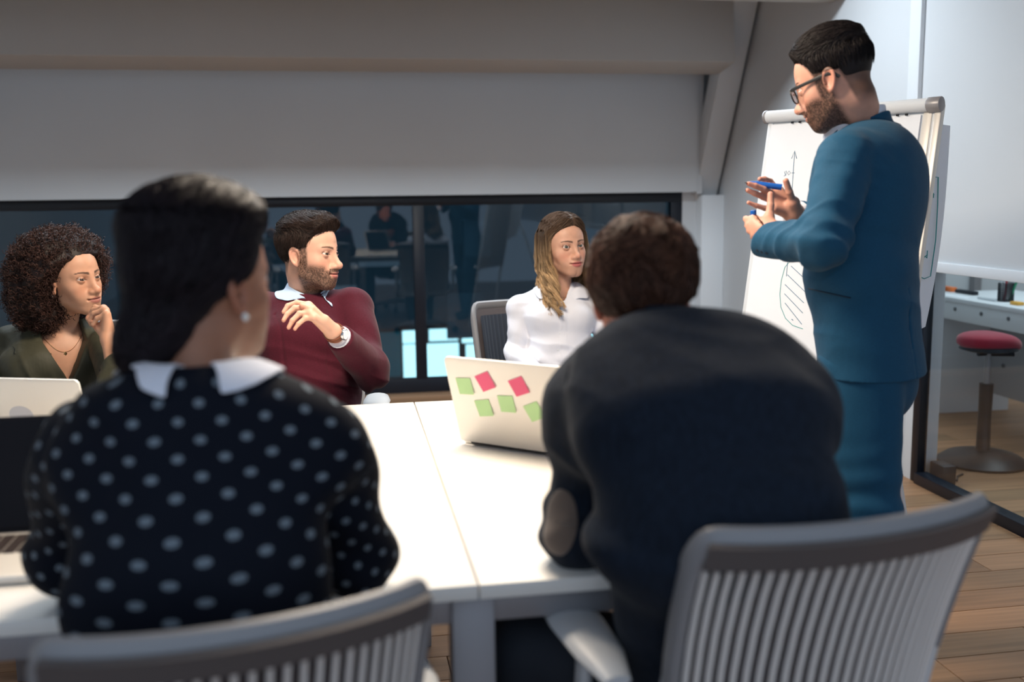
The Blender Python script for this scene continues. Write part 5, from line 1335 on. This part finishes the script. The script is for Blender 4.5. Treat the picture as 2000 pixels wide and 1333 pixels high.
# ------------------------------------------------------------------ D: curly haired woman in the olive blouse
def woman_curly():
    skin = (.56, .295, .185)
    p = person('curly haired woman in an olive blouse resting her chin on her fist', (-.93, 3.42, .46))
    H = Head(140, 545, 3.10, 42, 2, 4, .96, male=False, smile=.0, open_=.0036, lipf=1.35, noser=1.15)
    R0 = rotm(camyaw(H.c) + 8); right, fwd = R0[:, 0], R0[:, 1]
    q = lambda x, y, Z: at(x, y, Z).astype(F32)
    C7 = q(118, 640, 3.18); chest = q(110, 715, 3.12); waist = q(105, 800, 3.10); hip = V(waist[0], waist[1] + .08, .56)
    shl = q(28, 668, 3.16); shr = q(208, 676, 3.10); elR = onz(240, 772, .795).astype(F32); wr = q(213, 664, 2.92)
    elL = q(-30, 780, 3.05); wl = q(110, 830, 2.90); cuffP = q(223, 706, 2.90)
    FH = [[q(193, 640, 2.94), q(180, 632, 2.955), q(172, 622, 2.96)],
          [q(203, 606, 2.955), q(186, 601, 2.975), q(178, 612, 2.985), q(186, 620, 2.97)],
          [q(202, 603, 2.94), q(183, 606, 2.955), q(175, 619, 2.96), q(184, 626, 2.95)],
          [q(206, 607, 2.925), q(184, 613, 2.935), q(176, 626, 2.94), q(185, 631, 2.94)],
          [q(209, 614, 2.91), q(190, 622, 2.915), q(182, 634, 2.92), q(189, 638, 2.93)]]
    wb = onz(120, 815, .775).astype(F32)
    F2 = [[onz(140, 812, .78), onz(150, 808, .775)]] + [[onz(138, 815 + 4 * k, .785), onz(152, 814 + 4 * k, .785), onz(163, 815 + 4 * k, .772)] for k in range(4)]
    def fn(P):
        d = H.sdf(P)
        d = smin(d, oval(P, H.w(0, -.03, -.06), C7 + fwd * .03 + V(0, 0, -.01), (.043, .045), (.043, .044), right), .03)
        d = smin(d, el(P, C7 + V(0, 0, -.075) + fwd * .050, (.12, .060, .075), np.stack([right, fwd, V(0, 0, 1)], 1)), .035)
        d = smin(d, oval(P, C7 + V(0, 0, -.12) + fwd * .03, waist, (.12, .07), (.10, .07), right), .06)
        for s, e, w in ((shl, elL, wb), (shr, elR, wr)): d = np.minimum(d, rc(P, s, e, .036, .031)); d = np.minimum(d, rc(P, e, w, .033, .022))
        d = smin(d, hand_sdf(P, wr, FH, .021, palm=.0145, fr=.0082), .012); d = smin(d, hand_sdf(P, wb, F2, .018, palm=.012, fr=.0075), .012)
        return d
    def cf(v):
        c = face_cols(H.loc(v), skin, (.36, .12, .10), (.045, .022, .014), male=False, blush=.08, open_=.0036, browt=.0044)
        m = (np.linalg.norm(v - wr, axis=1) < .16) & (H.loc(v)[:, 2] < -.09); c[m] = hand_col(v, wr, FH, np.array(skin) * 1.05)[m]; return c
    bodymesh(p, fn, [(H.c - V(.12, .13, .36), H.c + V(.12, .13, .14), .0021), (wr - V(.12, .06, .14), wr + V(.05, .14, .13), .0021), (C7 - V(.42, .45, .5), C7 + V(.35, .25, -.09), .008)], M['skin'], cf)
    make_eyes(p, H.c, H.R, H.s, (.25, 1, .08), (.05, .025, .015))
    RT = np.stack([right, fwd, V(0, 0, 1)], 1); axc = (cuffP - elR) / np.linalg.norm(cuffP - elR)
    def blouse(P):
        d = trunk(P, C7, chest, waist, hip, right, fwd, shl, shr, (.120, .145, .130, .17), (.070, .088, .088, .12), .052, .06, (.055, .050))
        for s in (-1, 1): d = smin(d, el(P, chest + V(0, 0, .0) + fwd * .055 + right * .065 * s, (.060, .045, .055), RT), .05)
        d = d + .0040 * np.sin((P @ V(.75, 0, .6)) * 48 + 6 * fbm(P * 6, 2)) * np.exp(-((P[:, 2] - chest[2] + .08) / .11) ** 2)
        sl = smin(rc(P, shr, elR, .056, .056), cut(rc(P, elR, cuffP, .056, .042), P, cuffP, axc, .003), .03)
        sl = sl + .0050 * np.sin((P @ V(.5, .2, .8)) * 75 + 7 * vnoise(P * 9)) * np.exp(-(np.linalg.norm(P - elR, axis=1) / .13) ** 2)
        d = smin(d, sl, .010)
        s2 = smin(rc(P, shl, elL, .056, .050), cut(rc(P, elL, wb, .050, .036), P, wb, wb - elL, .003), .03) + .004 * np.sin((P @ V(.6, .1, .8)) * 70 + 6 * vnoise(P * 8)) * .6
        d = smin(d, s2, .010)
        a = (P - C7) @ right; zz = P[:, 2] - C7[2]; f = (P - C7) @ fwd
        vee = np.maximum(np.abs(a - .008) - np.clip(.004 + (zz + .150) * .46, 0, .060), -f + .02); vee = np.maximum(vee, -(zz + .155))
        d = smax(d, -np.maximum(vee, -.05 + 0 * a), .004)
        d = smax(d, -oval(P, C7 + V(0, 0, .10) + fwd * .01, C7 + fwd * .03 + V(0, 0, -.03), (.060, .062), (.055, .055), right), .006)
        return d + .0055 * wrk(P, V(.7, .1, .5), 22, 6) * (.4 + np.exp(-((P[:, 2] - waist[2] - .05) / .10) ** 2) + .8 * np.exp(-(np.linalg.norm(P - elR, axis=1) / .15) ** 2))
    cloth('blouse', blouse, V(elL[0] - .10, min(elR[1], wb[1], C7[1] - .5) - .09, .52), V(elR[0] + .12, C7[1] + .2, C7[2] + .05), .0048, M['olive'], p)
    for s in (-1, 1):
        rows = []
        for k0, z0, ex in [(1.0, .018, 0), (1.14, .010, .012), (1.34, -.012, .024), (1.46, -.026, .030)]:
            row = []
            for t in np.linspace(0, 1, 10):
                a = s * (.05 + t * 2.1); z = z0 - .075 * t ** 1.5; rr = .058 * k0
                row.append(C7 + right * (rr * math.sin(a) * (1 - .15 * t) + s * ex * t) + fwd * (.03 - rr * 1.03 * math.cos(a) + .038 * t) + V(0, 0, z))
            rows.append(row)
        sheet('collar_flap', drape(blouse, rows, .004, 1), .0022, M['olive'], p)
    s_ = sink(blouse, 197, 724, 2.92, -.001); button(p, s_, CAMP - s_, .0050, M['dark_plastic'])
    # necklace with a small pendant, earring
    nk = [project(fn, C7 + right * x + fwd * .2 + V(0, 0, 0))[0] for x in (0,)]
    pts = []
    for t in np.linspace(-1, 1, 21):
        g = C7 + right * (.055 * t + .006) + fwd * (.08) + V(0, 0, -.02 - .052 * (1 - t * t)); pts.append(project(lambda Q: fn(Q) - .0012, g)[0])
    nko = line_curve('necklace', pts, .0007, M['gold'], p, 5)
    pd = pts[10]; m = MB(); m.tube([pd + V(0, 0, .001), pd + V(0, 0, -.007), pd + V(0, 0, -.014)], [.001, .0062, .001], 4, ry=.0012, side=tuple(right)); m.build('pendant', M['gold'], nko)
    e = H.w(.080, -.006, -.040); m = MB(); m.tube([e + V(0, 0, .004), e + V(.0, -.002, -.002), e + V(0, 0, -.008)], [.001, .0042, .001], 8); m.build('earring', M['pearl'], p)
    def tr(P):
        d = oval(P, hip + V(0, 0, .06), hip + V(0, 0, -.02), (.13, .10), (.17, .12), right)
        for s in (-1, 1):
            k_ = hip + fwd * .44 + right * .10 * s + V(0, 0, -.02); a_ = V(k_[0], k_[1], .09) + fwd * .02
            d = smin(d, smin(rc(P, hip + right * .08 * s, k_, .086, .064), rc(P, k_, a_, .062, .044), .02), .02)
        return d
    cloth('trousers', tr, V(hip[0] - .4, hip[1] - .62, .04), V(hip[0] + .4, hip[1] + .3, .70), .011, M['dark_trouser'], p, newton=0)
    for s in (-1, 1): shoe(p, hip + fwd * .46 + right * .10 * s, fwd, M['shoe'])
    # hair: a cloud of tight curls
    def cloud(P):
        L = H.loc(P); d = el(L, (.008, -.050, .018), (.145, .140, .140)); d = smin(d, el(L, (.050, -.075, -.065), (.100, .095, .100)), .06); d = smin(d, el(L, (-.055, -.040, .060), (.080, .085, .080)), .05)
        d = d + .022 * fbm(L * 22, 2)
        x, y, z = L.T; yf = np.interp(z, [-.2, -.08, -.01, .03, .06, .080, .095, .13], [-.012, -.012, .000, .030, .052, .082, .105, .14]).astype(F32) + .010 * vnoise(L * 60)
        side = np.where(x < 0, .080 + x * 1.0, 1.0).astype(F32); face = np.maximum(yf - y, -side); d = smax(d, -face, .012)
        nk_ = el(L, (0, .09, -.19), (.13, .16, .10)); d = smax(d, -nk_, .02)
        return d * .8
    v, qd = surf(cloud, H.c - .27, H.c + .25, .0042)
    rg = np.random.default_rng(21); n = 6800; K = 13
    roots = v[rg.choice(len(v), n)]; _, g = grad(cloud, roots); roots = roots - g * rg.uniform(.004, .018, (n, 1)).astype(F32)
    fr_ = (H.loc(roots)[:, 1] > .015) & (H.loc(roots)[:, 0] > -.07); g[fr_] = g[fr_] * .55 + np.asarray(H.dirw(.0, -.12, .55))
    ax = g + rg.normal(0, .55, g.shape).astype(F32); ax /= np.linalg.norm(ax, axis=1, keepdims=True)
    u1 = np.cross(ax, V(0, 0, 1)); u1 /= np.linalg.norm(u1, axis=1, keepdims=True) + 1e-6; u2 = np.cross(ax, u1)
    t = np.linspace(0, 1, K, dtype=F32); Ln = rg.uniform(.018, .036, (n, 1)).astype(F32); tu = rg.uniform(1.4, 2.4, (n, 1)); ph = rg.uniform(0, 6.28, (n, 1)); rr = rg.uniform(.0030, .0065, (n, 1)) * (.6 + .4 * t)
    P = roots[:, None] + ax[:, None] * (Ln * t)[..., None] + u1[:, None] * (rr * np.cos(6.283 * tu * t + ph))[..., None] + u2[:, None] * (rr * np.sin(6.283 * tu * t + ph))[..., None]
    P = P.astype(F32); Lp = H.loc(P.reshape(-1, 3)); bad = ((H.sdf(P.reshape(-1, 3)) < .0015) & (Lp[:, 2] < .080) & (Lp[:, 1] > .0)).reshape(P.shape[:2]).any(1); P = P[~bad]; n = len(P)
    sv, sq = strands(P, .0013, .0008); base = V(.046, .021, .016)
    V_, Q_ = join_parts([(v, qd), (sv, sq)])
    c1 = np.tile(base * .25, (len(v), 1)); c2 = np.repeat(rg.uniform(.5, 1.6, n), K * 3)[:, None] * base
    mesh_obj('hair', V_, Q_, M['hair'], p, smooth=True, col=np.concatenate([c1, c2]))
woman_curly()
# ------------------------------------------------------------------ E: woman in the dotted top, seen from behind
def woman_dotted():
    skin = (.36, .165, .10)
    p = person('woman in a black top with pale dots and a white collar, seen from behind', (-.20, 1.45, .46))
    H = Head(402, 556, 1.44, 129, 2, 0, 1.0, male=False, open_=.0046)
    R0 = rotm(camyaw(H.c) + 180 - 4); right, fwd = R0[:, 0], R0[:, 1]
    q = lambda x, y, Z: at(x, y, Z).astype(F32)
    C7 = q(388, 752, 1.36); chest = q(392, 960, 1.36); waist = q(385, 1140, 1.31); hip = V(waist[0] + .01, waist[1] - .03, .55)
    shl = q(160, 880, 1.40); shr = q(636, 870, 1.44); elL = q(135, 1075, 1.52); elR = q(695, 1100, 1.55)
    wl = onz(120, 1010, .80).astype(F32) + V(0, .02, 0); wrr = onz(560, 1000, .80).astype(F32)
    elL[2] = max(elL[2], .80); elR[2] = max(elR[2], .80)
    wl = elL + V(.10, .22, -.0); wrr = elR + V(-.12, .20, -.0)
    def fing(w, s): return [[w + V(-.03 * s, .03, 0), w + V(-.045 * s, .055, -.005)]] + [[w + V(.022 * s - .018 * s * k, .075, -.004), w + V(.022 * s - .019 * s * k, .11, -.010), w + V(.022 * s - .02 * s * k, .135, -.025)] for k in range(4)]
    F1, F2 = fing(wl, -1), fing(wrr, 1)
    def fn(P):
        d = H.sdf(P)
        d = smin(d, oval(P, H.w(0, -.03, -.06), C7 + fwd * .03 + V(0, 0, -.01), (.046, .049), (.047, .047), right), .03)
        d = smin(d, oval(P, C7 + V(0, 0, -.15) + fwd * .03, waist, (.11, .06), (.10, .06), right), .05)
        for s, e, w, f in ((shl, elL, wl, F1), (shr, elR, wrr, F2)): d = np.minimum(d, rc(P, s, e, .036, .032)); d = np.minimum(d, rc(P, e, w, .032, .022)); d = smin(d, hand_sdf(P, w, f, .019, palm=.013, fr=.0078), .01)
        return d
    def cf(v): return face_cols(H.loc(v), skin, (.35, .10, .09), (.03, .02, .015), male=False)
    bodymesh(p, fn, [(H.c - V(.13, .13, .21), H.c + V(.13, .13, .14), .0030), (C7 - V(.38, .25, .55), C7 + V(.42, .60, -.02), .008)], M['skin'], cf)
    make_eyes(p, H.c, H.R, H.s, (0, 1, .05))
    mt = bpy.data.materials.new('dotted_fabric'); mt.use_nodes = True; nt = mt.node_tree; L = nt.links.new; b = nt.nodes['Principled BSDF']
    a = nt.nodes.new('ShaderNodeAttribute'); a.attribute_name = 'col'
    sx = nt.nodes.new('ShaderNodeSeparateColor'); L(a.outputs['Color'], sx.inputs[0])
    def math_(op, x, y=None):
        n = nt.nodes.new('ShaderNodeMath'); n.operation = op
        for i, w_ in enumerate((x, y)):
            if w_ is None: continue
            if hasattr(w_, 'name'): L(w_, n.inputs[i])
            else: n.inputs[i].default_value = w_
        return n.outputs[0]
    # the attribute holds cloth coordinates (metres/10 around and along the body): staggered rows of dots
    u = math_('MULTIPLY', sx.outputs[0], 10 / .041); v_ = math_('MULTIPLY', sx.outputs[1], 10 / .0225)
    row = math_('FLOOR', v_); odd = math_('MULTIPLY', math_('MODULO', row, 2.0), .5); uu = math_('FRACT', math_('ADD', u, odd)); vv = math_('FRACT', v_)
    du = math_('MULTIPLY', math_('SUBTRACT', uu, .5), .041); dv = math_('MULTIPLY', math_('SUBTRACT', vv, .5), .0225)
    r2 = math_('SQRT', math_('ADD', math_('MULTIPLY', du, du), math_('MULTIPLY', dv, dv)))
    ms = math_('LESS_THAN', r2, .0052)
    mx = nt.nodes.new('ShaderNodeMix'); mx.data_type = 'RGBA'; L(ms, mx.inputs['Factor']); mx.inputs['A'].default_value = (.004, .006, .012, 1); mx.inputs['B'].default_value = (.15, .18, .21, 1)
    L(mx.outputs['Result'], b.inputs['Base Color']); b.inputs['Roughness'].default_value = .85; b.inputs['Specular IOR Level'].default_value = .15
    def sleeves(P):
        d = None
        for s, e, w in ((shl, elL, wl), (shr, elR, wrr)):
            t = smin(rc(P, s, e, .066, .058), cut(rc(P, e, w, .058, .045), P, w, w - e, .004), .03); d = t if d is None else np.minimum(d, t)
        return d
    def top(P):
        d = trunk(P, C7, chest, waist, hip, right, fwd, shl, shr, (.150, .165, .150, .17), (.078, .095, .095, .12), .060, .07)
        sl = sleeves(P) + .004 * np.sin((P @ V(.4, .3, .8)) * 60 + 6 * vnoise(P * 7))
        d = smin(d, sl, .014); d = d + .0035 * np.sin((P @ V(.6, 0, .7)) * 45 + 6 * fbm(P * 6, 2)) * .8
        return smax(d, -oval(P, C7 + V(0, 0, .10) + fwd * .02, C7 + fwd * .03 + V(0, 0, -.02), (.062, .062), (.055, .055), right), .006)
    def cc(v):
        # cloth coordinates: around the torso by angle, along by height; sleeves along the arm
        q_ = v - C7; a_ = np.arctan2(q_ @ right, -(q_ @ fwd) + .10) * .145 + 1.0; z_ = q_[:, 2] + 2.0
        out = np.stack([a_ / 10, z_ / 10, np.zeros(len(v))], 1)
        for s, e, w in ((shl, elL, wl), (shr, elR, wrr)):
            ab = e - s; Ln = np.linalg.norm(ab); ax = ab / Ln; o1 = np.cross(ax, V(0, 1, 0)); o1 /= np.linalg.norm(o1); o2 = np.cross(ax, o1)
            t = (v - s) @ ax; dd = np.linalg.norm(v - s - np.clip(t, 0, Ln)[:, None] * ax, axis=1); m = (dd < .078) & (t > .03) & (np.abs((v - C7) @ right) > np.abs((s - C7) @ right) - .045)
            an = np.arctan2((v - s) @ o1, (v - s) @ o2) * .06 + 1.0; out[m] = np.stack([an / 10, (t + 1.0) / 10, 0 * t], 1)[m]
        return out
    cloth('dotted_top', top, V(elL[0] - .12, C7[1] - .2, hip[2] - .08), V(elR[0] + .12, max(wl[1], wrr[1]) + .04, C7[2] + .05), .0062, mt, p, colfn=cc)
    # white collar in two halves with a gap and a button at the nape
    for s in (-1, 1):
        rows = []
        for k0, z0, ex in [(.92, .030, 0), (1.12, .026, .010), (1.34, .002, .022), (1.46, -.018, .022)]:
            row = []
            for t in np.linspace(0, 1, 12):
                an = s * (.24 + t * 2.4); rr = .060 * k0
                row.append(C7 + right * (rr * .98 * math.sin(an) + s * ex * .4) + fwd * (.028 - rr * 1.0 * math.cos(an)) + V(0, 0, z0 - .010 * t - .02 * (k0 - .92) * math.cos(an) * 0))
            rows.append(row)
        sheet('collar', drape(top, rows, .007, 1), .0030, M['white_shirt'], p)
    bt = C7 - fwd * .038 + V(0, 0, .004); button(p, bt, -fwd, .0060, M['dark_plastic'])
    e = H.w(.083, -.004, -.042); m = MB(); m.tube([e + V(0, 0, .006), e, e + V(0, 0, -.006)], [.002, .0058, .002], 10); m.build('earring', M['pearl'], p)
    def tr(P):
        d = oval(P, hip + V(0, 0, .06), hip + V(0, 0, -.02), (.15, .11), (.175, .13), right)
        for s in (-1, 1):
            k_ = hip + fwd * .42 + right * .10 * s + V(0, 0, -.02); a_ = V(k_[0], k_[1], .09) - fwd * .02
            d = smin(d, smin(rc(P, hip + right * .085 * s, k_, .088, .066), rc(P, k_, a_, .064, .046), .02), .02)
        return d
    cloth('trousers', tr, V(hip[0] - .4, hip[1] - .3, .04), V(hip[0] + .4, hip[1] + .66, .70), .011, M['dark_trouser'], p, newton=0)
    for s in (-1, 1): shoe(p, hip + fwd * .42 + right * .10 * s, fwd, M['shoe'])
    # dark hair pulled back into a low roll at the nape
    def yf(z): return np.interp(z, [-.12, -.06, -.02, .015, .045, .065, .085, .12], [-.030, -.026, -.026, .022, .046, .060, .078, .105]).astype(F32)
    def hairfn(P):
        L = H.loc(P); x, y, z = np.abs(L[:, 0]), L[:, 1], L[:, 2]; ins = np.minimum(yf(z) - y, z + .105)
        t = (.004 + .012 * sm01(z, -.05, .04) + .020 * sm01(z, .05, .12)) * sm01(ins, -.004, .03)
        d = skull(L) - t; d = smin(d, el(L, (0, -.085, -.045), (.048, .045, .055)), .04)
        d = smin(d, el(L, (-.008, -.115, -.080), (.036, .032, .050)), .025)
        d = d + .0030 * fbm(L * V(40, 40, 120), 2); return smax(d, -ins * .8, .006)
    def dirfn(P):
        L = H.loc(P); t = V(0, -.12, -.075) - L; t[:, 0] *= .9; return (t / (np.linalg.norm(t, axis=1, keepdims=True) + 1e-6) @ H.R.T).astype(F32)
    scalp_hair(p, H, hairfn, (.014, .009, .012), 3000, dirfn, 9, .010, (.0003, .003), .0012, H.c - .2, H.c + .2, h=.0038, seed=31, jitter=.10, colvar=.5, rootmask=lambda L: L[:, 1] < .2)
woman_dotted()
# ------------------------------------------------------------------ F: man in the charcoal jacket, seen from behind, leaning on the table
def man_jacket():
    skin = (.50, .19, .12)
    p = person('man with tousled brown hair in a charcoal jacket, seen from behind, leaning on the table', (.62, 1.54, .46))
    H = Head(1254, 586, 1.68, 172, -8, 2, .93, male=True)
    R0 = rotm(camyaw(H.c) + 180 + 6); right, fwd = R0[:, 0], R0[:, 1]
    q = lambda x, y, Z: at(x, y, Z).astype(F32)
    C7 = q(1300, 668, 1.60); chest = q(1368, 830, 1.49); waist = q(1400, 1030, 1.44); hip = V(.615, 1.47, .555)
    shl = q(1160, 802, 1.62); shr = q(1532, 812, 1.58); elL = onz(1130, 1040, .792).astype(F32); elR = q(1610, 900, 1.78); elR = V(shr[0] + .05, shr[1] + .16, .80)
    wl = elL + V(.20, .20, -.01); wrr = elR + V(-.16, .19, -.0)
    def fing(w, s): return [[w + V(.0 * s, .035, .01), w + V(.01 * s, .06, .01)]] + [[w + V(.05 * s, .055 - .012 * k, .02 - .014 * k), w + V(.085 * s, .07 - .012 * k, .018 - .014 * k), w + V(.10 * s, .05 - .012 * k, .016 - .014 * k)] for k in range(4)]
    F1, F2 = fing(wl, 1), fing(wrr, -1)
    def fn(P):
        d = H.sdf(P)
        d = smin(d, oval(P, H.w(0, -.03, -.06), C7 + fwd * .03, (.055, .056), (.056, .056), right), .03)
        d = smin(d, oval(P, C7 + V(0, 0, -.16) + fwd * .0, waist, (.11, .06), (.11, .07), right), .05)
        for s, e, w, f in ((shl, elL, wl, F1), (shr, elR, wrr, F2)): d = np.minimum(d, rc(P, s, e, .036, .034)); d = np.minimum(d, rc(P, e, w, .034, .024)); d = smin(d, hand_sdf(P, w, f, .024, palm=.015, fr=.0088), .01)
        return d
    def cf(v):
        L = H.loc(v); c = face_cols(L, skin, (.40, .12, .10), (.05, .025, .015)); return c
    bodymesh(p, fn, [(H.c - V(.13, .13, .19), H.c + V(.13, .13, .14), .0030), (C7 - V(.40, .30, .60), C7 + V(.55, .60, .02), .008)], M['skin'], cf)
    make_eyes(p, H.c, H.R, H.s, (0, 1, .05))
    def jacket(P):
        d = trunk(P, C7, chest, waist, hip, right, fwd, shl, shr, (.172, .186, .168, .18), (.088, .106, .105, .125), .064, .08, (.064, .056))
        d = d + .0022 * np.sin((P[:, 2] * 42 + (P @ right) * 14 + 5 * fbm(P * 5, 2))) * np.exp(-((P[:, 2] - waist[2] + .02) / .12) ** 2) + .0035 * np.sin(((P @ V(.5, 0, .8)) * 40 + 5 * fbm(P * 5, 2))) * np.exp(-(np.linalg.norm(P - shl, axis=1) / .14) ** 2)
        for s, e, w in ((shl, elL, wl), (shr, elR, wrr)):
            sl = smin(rc(P, s, e, .066, .056), cut(rc(P, e, w, .056, .046), P, w, w - e, .004), .03)
            sl = sl + .0055 * np.sin((P @ V(.2, .2, .9)) * 62 + 7 * vnoise(P * 7)) * np.exp(-(np.linalg.norm(P - (s + e) / 2 - V(0, 0, -.05), axis=1) / .13) ** 2)
            d = smin(d, sl, .075)
        # centre seam and hem
        d = d + .0012 * np.exp(-(((P - chest) @ right) / .002) ** 2)
        d = smax(d, -oval(P, C7 + V(0, 0, .10) + fwd * .03, C7 + fwd * .03 + V(0, 0, -.02), (.062, .062), (.056, .056), right), .006)
        return d + .007 * wrk(P, V(.3, .1, .9), 17, 5) * (.35 + np.exp(-((P[:, 2] - waist[2]) / .12) ** 2) + .8 * np.exp(-(np.linalg.norm(P - (shl + elL) / 2, axis=1) / .14) ** 2))
    cloth('jacket', jacket, V(elL[0] - .10, C7[1] - .36, hip[2] - .12), V(elR[0] + .12, max(wl[1], wrr[1]) + .04, C7[2] + .05), .0066, M['charcoal'], p)
    def ring(zc, rad, y0, n=24, a1=2.5):
        return [C7 + fwd * (y0 - rad[1] * math.cos(a)) + right * rad[0] * math.sin(a) + V(0, 0, zc - .035 * (1 - math.cos(a)) * .5) for a in np.linspace(-a1, a1, n)]
    sheet('jacket_collar', drape(jacket, [ring(.062, (.064, .062), .034), ring(.022, (.080, .076), .029), ring(-.048, (.108, .098), .024), ring(-.066, (.120, .106), .022)], .004, 0), .005, M['charcoal'], p)
    # suede patch on the left elbow
    ec = elL; nd = CAMP - ec; nd = nd / np.linalg.norm(nd); ua = (shl - elL) / np.linalg.norm(shl - elL); sd = np.cross(ua, nd); sd /= np.linalg.norm(sd)
    nd2 = (nd + np.array([-.75, 0, 0])); nd2 /= np.linalg.norm(nd2); sd = np.cross(ua, nd2); sd /= np.linalg.norm(sd)
    rows = []
    for r_ in np.linspace(.02, 1, 7):
        row = []
        for a in np.linspace(0, 2 * math.pi, 25):
            g = ec + ua * (.020 + .056 * r_ * math.sin(a)) + sd * (.034 * r_ * math.cos(a)) + nd2 * .06; row.append(g)
        rows.append(row)
    P = np.array(rows, F32).reshape(-1, 3)
    P = project(lambda Q: jacket(Q) - .0025, P, 6); sheet('elbow_patch', P.reshape(7, 25, 3), .003, M['patch'], p)
    for e_, w_ in ((elL, wl), (elR, wrr)):
        ax = (w_ - e_) / np.linalg.norm(w_ - e_); line_curve('shirt_cuff', [w_ - ax * .01, w_ + ax * .012], .036, M['white_shirt'], p, 20)
    KL = onz(1030, 1262, .56).astype(F32)
    def tr(P):
        d = oval(P, hip + V(0, 0, .06), hip + V(0, 0, -.02), (.17, .12), (.18, .13), right)
        for s, k_ in ((-1, KL), (1, hip + fwd * .44 + right * .13 + V(0, 0, -.01))):
            a_ = V(k_[0], k_[1] - .02, .09); d = smin(d, smin(rc(P, hip + right * .09 * s, k_, .094, .074), rc(P, k_, a_, .070, .052), .02), .02)
        return d
    cloth('trousers', tr, V(hip[0] - .45, hip[1] - .3, .04), V(hip[0] + .42, hip[1] + .66, .70), .010, M['dark_trouser'], p, newton=0)
    shoe(p, KL - V(0, .02, 0), fwd, M['shoe']); shoe(p, hip + fwd * .42 + right * .13, fwd, M['shoe'])
    def yf(z): return np.interp(z, [-.12, -.05, -.01, .012, .045, .065, .085, .12], [-.052, -.042, -.030, .020, .042, .058, .080, .105]).astype(F32)
    def hairfn(P):
        L = H.loc(P); x, y, z = np.abs(L[:, 0]), L[:, 1], L[:, 2]; ins = np.minimum(yf(z) - y, z + .112)
        t = (.004 + .012 * sm01(z, -.06, .03) + .012 * sm01(z, .04, .11)) * sm01(ins, -.004, .025)
        return smax(skull(L) - t + .0060 * fbm(L * 40 + 3, 3), -ins * .8, .006)
    def dirfn(P):
        L = H.loc(P); d = np.stack([.9 * np.sin(L[:, 1] * 40 + L[:, 2] * 35), .9 * np.cos(L[:, 0] * 45 + 1) * .6, -.5 - 1.2 * (L[:, 2] < .05)], 1); d = d + 1.3 * np.stack([vnoise(L * 30), vnoise(L * 30 + 9), vnoise(L * 30 + 21)], 1); return (d @ H.R.T).astype(F32)
    scalp_hair(p, H, hairfn, (.085, .036, .021), 6000, dirfn, 7, .0075, (.0005, .010), .0013, H.c - .18, H.c + .2, h=.0036, seed=41, jitter=.25, colvar=.6, rootmask=lambda L: L[:, 1] < .2)
man_jacket()
